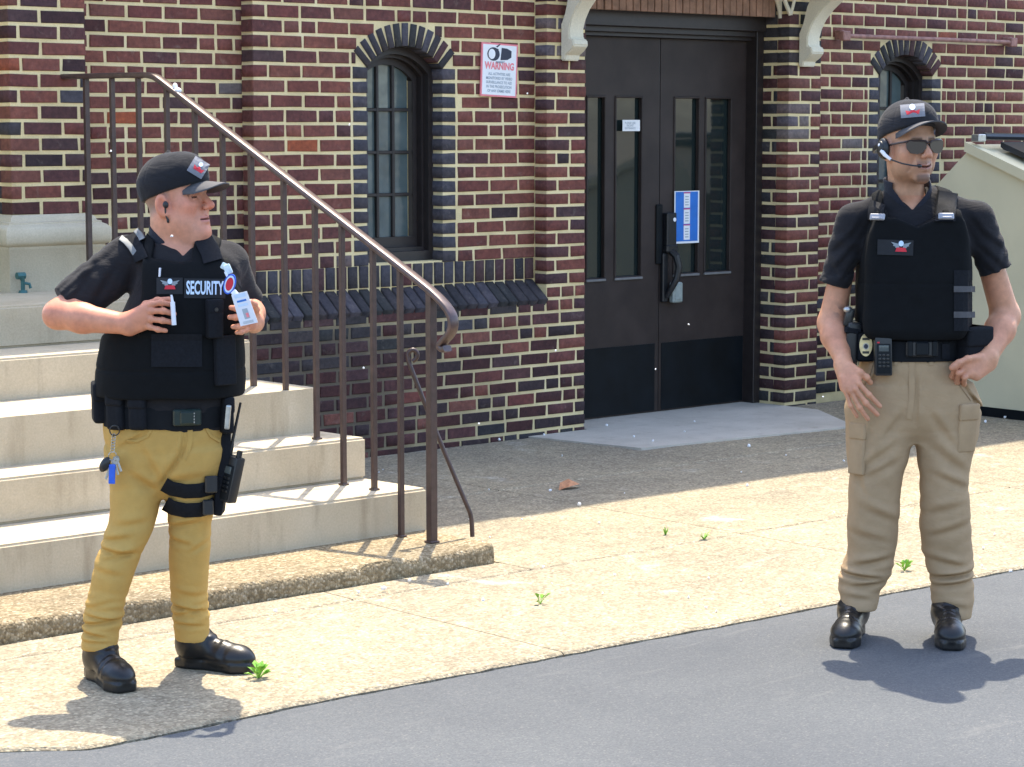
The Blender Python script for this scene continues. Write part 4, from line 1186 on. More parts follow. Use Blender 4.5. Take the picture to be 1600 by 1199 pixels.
        for side in (0, 1):
            for j in range(nv + 1):
                for i in range(nu + 1):
                    u = -1 + 2 * i / nu; t = j / nv; a = u * arc
                    bx_, by = .084 * math.sin(a) * s.wide * sx, .103 * math.cos(a) - .010
                    Lb = length * max(.0, 1 - abs(u) ** 3.0) ** .6
                    ox, oy = .25 * math.sin(a) * (1.05 / arc), 1.0
                    z = bz - droop * u * u * (1 + .5 * t) - slope * t * Lb - .10 * (1 - math.cos(a)) * .2 - (.0035 if side else 0)
                    v.append(s.w((bx_ + ox * t * Lb, by - .006 + oy * t * Lb, z)))
        N = (nu + 1) * (nv + 1); rr = lambda j, i: j * (nu + 1) + i
        for j in range(nv):
            for i in range(nu):
                f.append((rr(j, i), rr(j, i + 1), rr(j + 1, i + 1), rr(j + 1, i))); f.append((N + rr(j, i), N + rr(j + 1, i), N + rr(j + 1, i + 1), N + rr(j, i + 1)))
        for i in range(nu): f.append((rr(nv, i), rr(nv, i + 1), N + rr(nv, i + 1), N + rr(nv, i)))
        me = pydata('brim', v, f); bm = bmesh.new(); bm.from_mesh(me); bmesh.ops.recalc_face_normals(bm, faces=bm.faces); bm.to_mesh(me); bm.free()
        b = link('brim', me, mat2, o); autosmooth(b, 50)
        return o, crown
def finger(P, pts, r0=.0088, r1=.0068):
    n = len(pts); rs = [r0 + (r1 - r0) * i / (n - 1) for i in range(n)]
    d = chain(P, pts, rs, .004)
    for p in pts[1:-1]: d = smin(d, sph(P, p, r0 * 1.02), .004)
    return d
def hand(P, palm, fingers, thumb, kf=.006, k=.012):
    """palm: list of (a,b,ra,rb) cones; fingers: point lists, each rooted inside the palm"""
    d = None
    for a, b, ra, rb in palm:
        c = cone(P, a, b, ra, rb); d = c if d is None else smin(d, c, .016)
    fs = None
    for pts, r0, r1 in fingers:
        c = finger(P, pts, r0, r1); fs = c if fs is None else smin(fs, c, .0015)
    if fs is not None: d = smin(d, fs, kf)
    if thumb is not None: d = smin(d, finger(P, thumb[0], thumb[1], thumb[2]), k)
    return d
M['cloth_navy'] = m_vcol('navy_knit', .9, .15, .35, 900, .0008, .10, 30, sheen=.08, wrinkle=.16)
M['vestcloth'] = m_vcol('black_nylon', .85, .12, .45, 700, .0010, .14, 40)
M['trouser'] = m_vcol('cotton_twill', .88, .18, .4, 800, .0008, .08, 22, wrinkle=.10)
M['skin'] = m_vcol('skin', .47, .40, .5, 330, .0010, .15, 48)
M['skin'].node_tree.nodes['Principled BSDF'].inputs['Subsurface Weight'].default_value = .08
M['skin'].node_tree.nodes['Principled BSDF'].inputs['Subsurface Radius'].default_value = (.012, .005, .003)
M['boot'] = m_vcol('black_leather', .36, .42, .3, 260, .001, .2, 30)
M['web'] = simple('black_webbing', (.009, .010, .013), .8, 0, .2, 120, .4, 900, .0008, .15)
M['capbrim'] = simple('cap_cloth', (.075, .073, .077), .8, 0, .12, 60, .35, 900, .0006, .3)
M['trouser2'] = simple('pocket_twill', (.37, .255, .148), .88, 0, .08, 22, .4, 800, .0008, .18)
M['lens'] = simple('brown_lens', (.032, .018, .018), .12, 0, .05, 20, spec=.32)
M['gold'] = simple('brass_badge', (.70, .58, .32), .35, .4, .2, 60)
M['patchgrey'] = simple('grey_patch', (.16, .165, .19), .8, 0, .1, 60)
M['patchblack'] = simple('black_patch', (.008, .009, .012), .8, 0, .1, 60)
M['letter'] = simple('pale_blue_lettering', (.55, .68, .85), .6, 0, .05, 60)
M['wing'] = simple('grey_thread', (.22, .25, .27), .7, 0, .1, 60)
M['redthread'] = simple('red_thread', (.55, .02, .035), .7, 0, .1, 60)
M['card'] = simple('white_card', (.72, .74, .80), .3, 0, .04, 20)
M['tagblue'] = simple('blue_key_tag', (.02, .10, .55), .4)
M['buckle'] = simple('grey_buckle', (.30, .30, .32), .35, .3)
def emblem(fig, f, px, py, sc, off, parent, rot=0.0):
    """round shield with two spread wings over a red scroll"""
    e = lambda pts: [(a * sc, b * sc) for a, b in pts]
    wl_ = [(-.004, .006), (-.030, .012), (-.022, .004), (-.024, .001), (-.016, -.002), (-.017, -.005), (-.006, -.006)]
    fig.drape('wings', f, [e(wl_), e([(-a, b) for a, b in wl_][::-1])], px, py, off, M['wing'], parent, rot)
    fig.drape('shield', f, [e(disc(0, .008, .0075, .0085, 12))], px, py, off + .0006, M['letter'], parent, rot)
    fig.drape('scroll', f, [e([(-.017, -.016), (.017, -.016), (.013, -.004), (-.013, -.004)])], px, py, off + .0004, M['redthread'], parent, rot)
# ================================================================== right-hand man: grey-tan trousers, sunglasses and headset
R = Fig(1415, 7.56, 'man in tan trousers, sunglasses and headset standing on the road, hand in pocket')
L_ = R.loc
SKIN_R = (.50, .270, .165)
hdR = Head(L_(1421, 228, -.02), math.radians(22), math.radians(-1.5), math.radians(2), 1.07, .96, 0.0, .8)
# --- shirt
tbR = table([R.ring(*q) for q in ((566, 1348, 1490, .02, .112), (530, 1350, 1497, .02, .116), (480, 1350, 1506, .02, .120), (430, 1346, 1514, .02, .124), (380, 1346, 1516, .02, .118), (345, 1360, 1508, .025, .098), (325, 1370, 1500, .03, .078), (306, 1388, 1466, .03, .058))])
shR0, shR1 = L_(1332, 344, .03), L_(1527, 341, .03)
slR0, slR1 = L_(1303, 446, .03), L_(1557, 424, .03)
nkR0, nkR1 = L_(1424, 325, .035), hdR.w((0, -.03, -.06))
def torsoR(P):
    d = stack(P, tbR, 2.3, .02)
    for s, a in ((shR0, L_(1400, 315, .035)), (shR1, L_(1454, 315, .035))):
        d = smin(d, cone(P, a, s, .050, .044), .03)
    return d
def sleeve(P, a, b, ra, rb, seed):
    d = cone(P, a, b + (b - a) * .3, ra, rb + (rb - ra) * .3); ax = (b - a) / np.linalg.norm(b - a); t = (P - a) @ ax
    d = d + .0028 * nz(P, 26, seed) + .0020 * np.sin(t * 120 + 3 * nz(P, 14, seed + 2)) * np.clip(t / .1, 0, 1)
    return smax(d, t - float((b - a) @ ax), .004)
slfR = [(L_(*a), L_(*b), w, am) for a, b, w, am in (((1330, 365), (1298, 400), .010, .005), ((1335, 385), (1300, 425), .009, .006), ((1338, 410), (1312, 442), .008, .005), ((1290, 395), (1310, 440), .009, .004), ((1345, 345), (1325, 380), .010, .005), ((1532, 365), (1572, 395), .010, .005), ((1528, 385), (1566, 420), .009, .006), ((1530, 410), (1552, 428), .008, .005), ((1574, 380), (1560, 418), .009, .004), ((1515, 340), (1540, 375), .010, .005))]
def shirtR(P):
    d = torsoR(P)
    d = smin(d, sleeve(P, shR0, slR0, .053, .051, 1.0), .025); d = smin(d, sleeve(P, shR1, slR1, .053, .056, 2.0), .025)
    for f_ in slfR: d = d + fold(P, *f_, ylim=.04)
    d = d + .0015 * nz(P, 30, 4.0) + .0030 * np.exp(-(nz(P, 13, 6.2) / .12) ** 2)
    v = L_(1424, 322, -.02)      # open neck
    wedge = np.abs(P[:, 0] - v[0]) * 1.0 - np.clip((P[:, 2] - float(L_(1424, 329, -.05)[2])) * .85, -.2, .05)
    d = smax(d, -np.maximum(wedge, P[:, 1] - .035), .004)
    d = smax(d, -(cone(P, nkR0 - np.array([0, 0, .05], np.float32), nkR1, .060, .058)), .006)
    return d
B0 = lambda a, b, m=.06: (np.minimum(a, b) - m, np.maximum(a, b) + m)
lo = np.array([L_(1265, 480)[0], -.22, L_(1400, 575)[2]]); hi = np.array([L_(1600, 480)[0], .26, L_(1400, 280)[2]])
NAVY = (.0165, .0155, .0175)
shirt = sdf_obj('polo_shirt', shirtR, lo, hi, .0042, M['cloth_navy'], R.root, NAVY)
def collarR(P):
    a, b = nkR0 - np.array([0, 0, .01], np.float32), nkR1
    d0 = np.abs(cone(P, a - (b - a) * .6, b + (b - a) * .4, .078, .069)) - .0035
    ztop = float(L_(1424, 279, 0)[2]) + .20 * (P[:, 1] - .03); d = smax(d0, P[:, 2] - ztop, .003)
    d = smax(d, (ztop - .060 - .22 * np.clip(.03 - P[:, 1], 0, .12) * 1.6) - P[:, 2], .003)
    v = L_(1420, 329, -.05); wedge = np.abs(P[:, 0] - v[0] - .01) - np.clip((P[:, 2] - v[2] + .01) * .75, -.1, .06)
    return smax(d, -np.maximum(wedge, P[:, 1] - .02), .003)
sdf_obj('collar', collarR, L_(1360, 345, -.12), L_(1490, 270, .18), .003, M['cloth_navy'], shirt, (.021, .022, .031))
# --- body: one continuous surface
el0, wr0 = L_(1299, 505, .045), L_(1317, 563, -.075)
el1, wr1 = L_(1571, 494, .075), L_(1546, 556, -.06)
fg = [([L_(1333, 590, -.135), L_(1342, 600, -.150), L_(1358, 617, -.150), L_(1375, 635, -.138)], .0098, .0076),
      ([L_(1328, 592, -.135), L_(1336, 608, -.152), L_(1353, 630, -.152), L_(1371, 648, -.138)], .0100, .0078),
      ([L_(1322, 592, -.132), L_(1329, 611, -.148), L_(1343, 637, -.150), L_(1356, 655, -.138)], .0096, .0074),
      ([L_(1316, 590, -.128), L_(1321, 611, -.140), L_(1329, 634, -.142), L_(1339, 651, -.134)], .0086, .0066)]
palm0 = [(L_(1319, 570, -.09), L_(1338, 596, -.138), .026, .017), (L_(1317, 572, -.09), L_(1328, 604, -.138), .025, .017), (L_(1316, 572, -.09), L_(1319, 606, -.128), .023, .015)]
thumb0 = ([L_(1330, 572, -.115), L_(1344, 582, -.135), L_(1354, 590, -.128), L_(1360, 598, -.110)], .0115, .009)
fg1 = [([L_(1502, 570, -.115), L_(1492, 573, -.132), L_(1488, 588, -.085), L_(1494, 604, .0)], .0100, .0078),
       ([L_(1508, 578, -.115), L_(1498, 583, -.130), L_(1496, 597, -.080), L_(1502, 610, .0)], .0100, .0078),
       ([L_(1516, 582, -.112), L_(1507, 590, -.125), L_(1506, 600, -.070), L_(1512, 612, .0)], .0096, .0074)]
palm1 = [(L_(1544, 558, -.065), L_(1506, 572, -.112), .026, .018), (L_(1544, 564, -.065), L_(1515, 584, -.110), .026, .017), (L_(1546, 570, -.06), L_(1526, 588, -.102), .022, .016)]
thumb1 = ([L_(1530, 558, -.095), L_(1512, 561, -.125), L_(1498, 567, -.136), L_(1487, 575, -.134)], .0118, .0088)
def forearm(P, sh, el, wr, r0, r1, r2, k=.02):
    u = cone(P, sh, el, r0, r1); mid = el + (wr - el) * .35
    f = smin(cone(P, el, mid, r1 * .98, r1 * 1.04), cone(P, mid, wr, r1 * 1.04, r2), .02)
    return smin(u, f, k)
def bodyR(P):
    d = masked(P, hdR.c - np.array([0, 0, .02], np.float32), .21, hdR.sdf)
    d = smin(d, cone(P, nkR0 - np.array([0, 0, .03], np.float32), nkR1, .052, .050), .02)
    for s in (-1, 1): d = smin(d, cone(P, nkR0 + np.array([s * .018, -.005, -.02], np.float32), nkR1 + np.array([s * .036, .01, .01], np.float32), .018, .014), .02)
    d = smin(d, stack(P, tbR, 2.3, .02) + .014, .03)
    d = smin(d, forearm(P, shR0, el0, wr0, .036, .044, .0285), .012); d = smin(d, forearm(P, shR1, el1, wr1, .038, .047, .030), .012)
    d = smin(d, masked(P, L_(1338, 612, -.13), .14, lambda q: hand(q, palm0, fg, thumb0)), .014)
    d = smin(d, masked(P, L_(1515, 580, -.1), .12, lambda q: hand(q, palm1, fg1, thumb1)), .014)
    for a, b in (((1372, 600, .0), (1345, 950, .02)), ((1478, 600, .0), (1492, 960, .02))): d = smin(d, cone(P, L_(*a), L_(*b), .058, .028), .03)
    return d
def colR(P):
    c = hdR.colour(P, SKIN_R, None, 1.05, (.36, .13, .10), (1.10, .88, .86))
    m = (P[:, 2] < hdR.c[2] - .16)
    k = 1 + .10 * nz(P, 30, 2.0)[:, None] * np.array((.4, 1, 1)); c = np.where(m[:, None], np.array(SKIN_R) * np.array((1.08, .95, .92)) * k, c)
    ta = np.exp(-(((P - L_(1312, 486, .0)) ** 2)[:, [0, 2]].sum(1)) / .0004) * (nz(P, 120, 3) > .0) * .55      # faint tattoo on the forearm
    return c * (1 - ta[:, None]) + np.array((.05, .05, .06)) * ta[:, None]
body = sdf_obj('body', bodyR, np.array([L_(1268, 480)[0], -.24, .05]), np.array([L_(1600, 480)[0], .24, L_(1400, 150)[2]]), .0029, M['skin'], R.root, colR, 1)
# --- trousers
TR = (.37, .255, .148)
pelR = table([R.ring(*q) for q in ((545, 1350, 1490, .015, .112), (575, 1341, 1499, .015, .118), (605, 1331, 1517, .02, .122), (640, 1328, 1524, .02, .118), (668, 1350, 1502, .02, .095), (688, 1385, 1465, .02, .055))])
lgA = table([R.ring(*q) for q in ((600, 1334, 1428, .02, .105), (640, 1322, 1426, .02, .110), (680, 1322, 1425, .015, .105), (712, 1324, 1419, .01, .098), (747, 1326, 1410, .005, .090), (790, 1326, 1407, .005, .084), (817, 1323, 1405, .015, .083), (862, 1323, 1400, .03, .080), (889, 1314, 1396, .03, .078), (905, 1308, 1390, .03, .074), (920, 1309, 1380, .03, .068), (936, 1313, 1375, .02, .064), (953, 1317, 1370, .01, .062))], sm=3)
lgB = table([R.ring(*q) for q in ((600, 1424, 1515, .02, .105), (640, 1427, 1531, .02, .110), (680, 1430, 1530, .015, .105), (712, 1434, 1519, .01, .098), (747, 1437, 1511, .005, .090), (790, 1437, 1514, .005, .084), (817, 1436, 1517, .015, .083), (864, 1440, 1522, .03, .080), (892, 1448, 1522, .03, .076), (910, 1453, 1522, .03, .072), (935, 1455, 1523, .02, .066), (966, 1462, 1519, .01, .062))], sm=3)
crR = L_(1425, 668, 0)
foldsR = [((1392, 690), (1335, 735), 9, .006), ((1400, 715), (1345, 745), 8, .005), ((1345, 790), (1400, 815), 9, .005), ((1330, 830), (1385, 845), 8, .004), ((1390, 870), (1330, 884), 7, .008), ((1312, 896), (1372, 902), 5, .011), ((1330, 915), (1378, 910), 5, .006), ((1320, 930), (1360, 936), 6, .004),
          ((1445, 690), (1500, 735), 10, .006), ((1450, 735), (1505, 760), 8, .005), ((1442, 800), (1500, 785), 9, .006), ((1450, 835), (1512, 815), 8, .006), ((1445, 870), (1505, 885), 7, .006), ((1456, 902), (1518, 893), 5, .011), ((1462, 915), (1518, 906), 5, .007), ((1465, 940), (1510, 950), 7, .004),
          ((1424, 570), (1424, 660), 3, .004), ((1405, 640), (1370, 690), 8, .005), ((1445, 640), (1480, 690), 8, .005), ((1480, 565), (1508, 612), 3, .006), ((1508, 612), (1534, 640), 3, .008), ((1365, 580), (1352, 600), 4, .005), ((1328, 700), (1345, 770), 5, .003), ((1365, 640), (1345, 690), 6, .003)]
foldsR = [(L_(*a), L_(*b), max(w * .8, 3) * R.mpp, am * 1.5) for a, b, w, am in foldsR]
def trouR(P):
    a = stack(P, lgA, 2.15, .006); b = stack(P, lgB, 2.15, .006)
    d = smin(a, b, .012); d = smin(d, stack(P, pelR, 2.3, .006), .03)
    z = P[:, 2]
    win = np.exp(-((z - .20) / .075) ** 2)
    d = d + win * .0020 * np.sin(z * 150 + 2.2 * nz(P, 18, 1.0)) + .0028 * nz(P, 15, 3.0) + .0012 * nz(P, 41, 5.0) + .0018 * np.exp(-(nz(P * np.array((.7, .7, 1.4), np.float32), 10, 2.2) / .12) ** 2)
    d = d + .0012 * np.exp(-((z - .55) / .09) ** 2) * np.sin(z * 60 + 30 * P[:, 0] + 2 * nz(P, 12, 2.0))
    for f_ in foldsR: d = d + fold(P, *f_, ylim=.06)
    # cargo pockets on the outer thighs
    for (px, py, s) in ((1328, 690, -1), (1523, 645, 1)):
        d = smin(d, ellip(P, L_(px - s * 7, py, .02), (.022, .07, .085)), .012)
    d = d + .0025 * np.clip((.55 - z) / .2, 0, 1)
    # seams
    d = d + .0012 * np.exp(-((P[:, 0] - crR[0]) / .003) ** 2) * (z > crR[2])
    return d
lo = np.array([L_(1290, 600)[0], -.20, .05]); hi = np.array([L_(1548, 600)[0], .20, L_(1400, 540)[2]])
trousers = sdf_obj('trousers', trouR, lo, hi, .0042, M['trouser'], R.root, TR)
band_around(R, 'fly_seam', trouR, [(1425, 566), (1425, 590), (1425, 615), (1423, 640), (1420, 655)], .010, .0005, M['trouser2'], trousers, .0022)
band_around(R, 'pocket_welt', trouR, [(1489, 566), (1494, 585), (1504, 605), (1519, 625)], .005, .0005, M['trouser2'], trousers, .003)
band_around(R, 'pocket_welt', trouR, [(1362, 568), (1357, 585), (1347, 603)], .005, .0005, M['trouser2'], trousers, .003)
for bx_ in (1372, 1400, 1455):
    R.drape('belt_loop', trouR, grid_patch(.012, .03, 1, 3), bx_, 564, .003, M['trouser2'], trousers)
# --- boots
def boot(fig, ank, heel, toe, name='boot', wid=.047, up=.06):
    ank, heel, toe = [np.array(q, np.float32) for q in (ank, heel, toe)]
    ax = toe - heel; ax[2] = 0; Lf = np.linalg.norm(ax); ax /= Lf; sd = np.array([-ax[1], ax[0], 0], np.float32)
    def f(P):
        q = P - heel; t = q @ ax; s = q @ sd; z = P[:, 2]
        Q = np.stack([t, s, z], 1)
        d = cone(Q, (.035, 0, .070), (Lf - .045, 0, .044), .046, .036)
        d = smin(d, ellip(Q, (Lf - .075, .0, .036), (.085, wid + .004, .046)), .02)
        d = smin(d, ellip(Q, (.045, 0, .045), (.052, .040, .055)), .02)
        d = smin(d, cone(P, heel + ax * .055 + np.array([0, 0, .09], np.float32), ank + np.array([0, 0, up], np.float32), .050, .050), .03)
        w = np.interp(t, [-.01, .03, .09, .15, Lf - .05, Lf - .01, Lf + .02], [.030, .040, .036, .042, wid + .005, wid - .008, .02])
        sole = smax(np.maximum(np.abs(s) - w, np.maximum(-.012 - t, t - Lf - .006)), np.abs(z - .016) - .016, .006)
        d = smax(d, .018 - z, .004); d = smin(d, sole, .003)
        d = d + .0022 * np.exp(-((z - .036) / .004) ** 2)                                    # welt groove
        for k in range(5): d = d - .0022 * np.exp(-(((t - (Lf - .095 - k * .021)) / .0045) ** 2)) * (np.abs(s) < .022) * (z > .05 + .0 * k)      # laces
        d = d + .0020 * np.sin(t * 150 + 3 * nz(P, 30, 1.0)) * np.exp(-((t - (Lf - .085)) / .03) ** 2) * (z > .04)
        d = d - .003 * np.exp(-((z - .105) / .006) ** 2) + .0012 * nz(P, 40, 2)
        return smax(d, -z + .0005, .001)
    pts = np.stack([ank, heel, toe]); lo = pts.min(0) - .11; hi = pts.max(0) + .11; lo[2] = -.004; hi[2] = ank[2] + up + .02
    def c(P):
        m = (P[:, 2] < .031)[:, None]; return np.where(m, np.array((.012, .012, .012)), np.array((.009, .009, .010)))
    return sdf_obj(name, f, lo, hi, .0038, M['boot'], fig.root, c)
ga = lambda F, px, D: np.array([((px - CX) / FPX * D * 1.0) - F.u0, D - F.D, 0.0])
boot(R, L_(1343, 952, .02), ga(R, 1346, 7.64), ga(R, 1327, 7.375))
boot(R, L_(1490, 964, .02), ga(R, 1490, 7.62), ga(R, 1500, 7.345))
# --- vest
VC = (.0060, .0066, .0075)
def vestR(P):
    z = P[:, 2]; zN = float(L_(1424, 338)[2]); zB = float(L_(1424, 527)[2])
    d = torsoR(P) - .007 - .013 * np.clip((zN + .045 - z) / .05, 0, 1)
    fr = rbox(P, L_(1432, 430, -.105), (.175, .030, .215), .045)
    d = smin(d, fr, .03)
    nx = L_(1424, 330)[0]
    top = z - (zN - .030 * np.clip(1 - np.abs(P[:, 0] - nx) / .07, 0, 1))
    strap = np.minimum(np.abs(P[:, 0] - L_(1363, 330)[0]), np.abs(P[:, 0] - L_(1479, 330)[0])) - .032
    lim = smax(top, -.001 - 0 * z, .001); d = smax(d, np.minimum(top, np.maximum(strap, z - zN - .2)), .006)
    d = smax(d, zB - z, .006)
    zz = [float(L_(1424, y)[2]) for y in (500, 450, 400, 360, 335, 310)]
    xl = np.interp(z, zz, [float(L_(x, 450, -.1)[0]) for x in (1346, 1347, 1350, 1357, 1366, 1368)]).astype(np.float32)
    xr = np.interp(z, zz, [float(L_(x, 450, -.1)[0]) for x in (1528, 1526, 1521, 1511, 1500, 1498)]).astype(np.float32)
    d = smax(d, smax((xl - P[:, 0]) * .9, (P[:, 0] - xr) * .9, .004), .012)
    for a, b, r in ((shR0, slR0, .062), (shR1, slR1, .062)): d = smax(d, -cone(P, a + (a - b) * .0, b + (b - a), r, r + .004), .012)
    d = smax(d, -(cone(P, nkR0, nkR1, .088, .082)), .006)
    d = d + .0016 * nz(P, 22, 1.0) + .0008 * nz(P, 55, 2.0)
    zc = float(L_(1424, 440)[2]); d = d + .0018 * np.exp(-((z - zc) / .003) ** 2) * (P[:, 1] < 0) 
    return d
lo = np.array([L_(1325, 480)[0], -.24, L_(1400, 535)[2]]); hi = np.array([L_(1560, 480)[0], .28, L_(1400, 285)[2]])
vest = sdf_obj('vest', vestR, lo, hi, .0042, M['vestcloth'], R.root, VC)
band_around(R, 'shoulder_strap', lambda P: np.minimum(vestR(P), shirtR(P)), [(1481, 300), (1479, 312), (1478, 324), (1477, 336), (1477, 346)], .034, .004, M['web'], vest)
band_around(R, 'shoulder_strap', lambda P: np.minimum(vestR(P), shirtR(P)), [(1372, 316), (1369, 325), (1368, 334), (1368, 344)], .026, .004, M['web'], vest)
for px, py, rot in ((1478, 340, .08), (1372, 341, -.3)):
    p, u, n, w = R.frame(lambda P: np.minimum(vestR(P), shirtR(P)), px, py)
    Rm = Matrix((tuple(u), tuple(n), tuple(w))).transposed(); m = MB(); m.box(p + n * .010, (.050, .008, .022), Rm, .003); m.box(p + n * .013 - w * .006, (.036, .008, .008), Rm, .002)
    m.obj('strap_buckle', M['buckle'], vest)
R.drape('patch', vestR, grid_patch(.118, .050, 8, 4), 1399, 387, .0035, M['patchblack'], vest, -.03)
emblem(R, vestR, 1408, 385, 1.12, .005, vest, -.03)
R.drape('side_panel', vestR, grid_patch(.060, .20, 4, 10), 1505, 470, .004, M['web'], vest, .0)
R.drape('side_strap', vestR, grid_patch(.070, .020, 5, 2), 1507, 452, .007, M['capbrim'], vest, .0)
R.drape('side_strap', vestR, grid_patch(.070, .020, 5, 2), 1507, 492, .007, M['capbrim'], vest, .0)
for (px, py, w_, h_) in ((1512, 672, .070, .150), (1339, 704, .062, .160)):
    p, u, n, q = R.frame(trouR, px, py); Rm = Matrix((tuple(u), tuple(-n), tuple(q))).transposed()
    m = MB(); m.box(p - n * .003, (w_, .016, h_), Rm, .006, 2); o = m.obj('cargo_pocket', M['trouser2'], trousers); autosmooth(o, 60)
    m = MB(); m.box(p + n * .001 + q * h_ * .40, (w_ * 1.08, .016, .055), Rm, .006, 2); autosmooth(m.obj('flap', M['trouser2'], o), 60)
# --- belt
beR = table([R.ring(*q) for q in ((562, 1342, 1497, .015, .122), (545, 1345, 1498, .015, .123), (528, 1347, 1500, .015, .122))])
def beltR(P): return stack(P, beR, 2.3, .004)
belt = sdf_obj('belt', beltR, L_(1330, 570, -.16), L_(1515, 520, .16), .004, M['vestcloth'], R.root, (.010, .011, .013))
p, u, n, w = R.frame(beltR, 1440, 545); Rm = Matrix((tuple(u), tuple(n), tuple(w))).transposed()
m = MB(); m.box(p + n * .006, (.105, .012, .052), Rm, .005); m.obj('buckle', M['black'], belt)
m = MB(); m.box(p + n * .012, (.045, .010, .044), Rm, .004); m.box(p + n * .013 + u * .04, (.018, .008, .05), Rm, .003); m.box(p + n * .013 - u * .04, (.018, .008, .05), Rm, .003); m.obj('buckle_clasp', M['kick'], belt)
R.drape('belt_keeper', beltR, grid_patch(.025, .066, 2, 4), 1478, 545, .004, M['web'], belt)
def pouch(fig, parent, px, py, dy, size, mat, name, rot=None, flap=True, r=.014):
    c = fig.loc(px, py, dy); S = np.array(size) / 2
    Rm = Matrix.Rotation(rot or 0.0, 3, 'Z')
    m = MB(); m.box(c, size, Rm, r, 3); o = m.obj(name, mat, parent); autosmooth(o, 50)
    if flap:
        m = MB(); off = Rm @ Vector((0, -.004, size[2] * .27)); m.box(Vector(c.tolist()) + off, (size[0] * 1.04, size[1] * 1.02, size[2] * .46), Rm, r * .8, 3); g = m.obj('flap', mat, o); autosmooth(g, 50)
    return o
pouch(R, belt, 1513, 543, -.02, (.105, .12, .145), M['web'], 'pouch', .5)
# --- cap with patch
cap, crownR = hdR.cap(R, R.root, M['cloth_navy'], M['capbrim'], (.020, .020, .024), zcut=.060, tilt=-.45, droop=.024, length=.066, bz=.071, slope=.0)
p = hdR.w((0, .10, .085)); pc = (CX + 0, 0)
def topx(fig, p):
    d = fig.world(p) - CC; k = d @ FW; return CX + FPX * (d @ RR) / k, CY - FPX * (d @ UU) / k
qx, qy = 1426, 173
R.drape('patch', crownR, grid_patch(.080, .044, 8, 5), qx, qy, .003, M['patchgrey'], cap, .08)
R.drape('patch_mark', crownR, [[(-.020, -.012), (.020, -.012), (.024, .002), (.008, -.002), (.0, .010), (-.008, -.002), (-.024, .002)]], qx, qy, .0042, M['redthread'], cap, .08)
R.drape('patch_shield', crownR, [disc(0, .012, .010, .010, 12)], qx, qy, .0048, M['letter'], cap, .08)
# --- sunglasses and headset
def head_mb(fn, name, mat, parent, hd):
    m = MB(); fn(m); me = m.mesh(name)
    for v in me.vertices: v.co = Vector(hd.w(tuple(v.co)).tolist())
    return autosmooth(link(name, me, mat, parent), 45)
gl = empty('sunglasses', (0, 0, 0)); gl.parent = R.root
def lens(s):
    def fn(m):
        pts = [(-.0275, .012), (-.020, .015), (.016, .0145), (.0265, .009), (.025, -.006), (.016, -.018), (.0, -.021), (-.014, -.018), (-.025, -.006)]
        m.prism([(s * a, b) for a, b in pts], lambda u, v, n: (u * 1.12 + s * .0355, n - .38 * abs(u * 1.12 + s * .0355) ** 1.6 * 4 + .0, v * 1.15 - .003), .1045, .1075)
    return fn
for s in (-1, 1): head_mb(lens(s), 'lens', M['lens'], gl, hdR)
def frm(m):
    for s in (-1, 1):
        m.tube([(s * .006, .110, .006), (s * .010, .109, .0115), (s * .03, .1025, .0135), (s * .054, .089, .0135), (s * .064, .080, .011), (s * .0775, .03, .006), (s * .080, -.002, .000), (s * .079, -.012, -.012)], .0034, 6)
    m.tube([(-.007, .109, .006), (0, .1125, .008), (.007, .109, .006)], .0026, 6)
head_mb(frm, 'frame', M['gun'], gl, hdR).data.materials[0] = simple('brown_glasses_frame', (.035, .02, .018), .35)
hs = empty('headset', (0, 0, 0)); hs.parent = R.root
head_mb(lambda m: (m.ell((-.087, -.006, -.006), (.015, .027, .033), None, 3), m.ell((-.098, -.006, -.006), (.009, .019, .024), None, 3)), 'ear_cup', M['black'], hs, hdR)
head_mb(lambda m: m.tube([(-.092, -.020, .004), (-.090, -.055, -.004), (-.072, -.092, -.010), (-.035, -.115, -.012), (.0, -.120, -.012)], .006, 8, flat=(.003, .008, (0, 0, 1))), 'headband', M['black'], hs, hdR)
head_mb(lambda m: (m.tube([(-.100, .004, -.012), (-.097, .018, -.026), (-.088, .036, -.040)], [.007, .006, .0045], 8), m.ell((-.101, -.004, .004), (.006, .008, .008))), 'boom_joint', M['card'], hs, hdR)
head_mb(lambda m: m.tube([(-.088, .036, -.040), (-.070, .070, -.053), (-.048, .092, -.060), (-.034, .100, -.062)], .0026, 6), 'boom', M['gun'], hs, hdR)
head_mb(lambda m: m.ell((-.030, .102, -.062), (.008, .006, .006)), 'microphone', M['black'], hs, hdR)
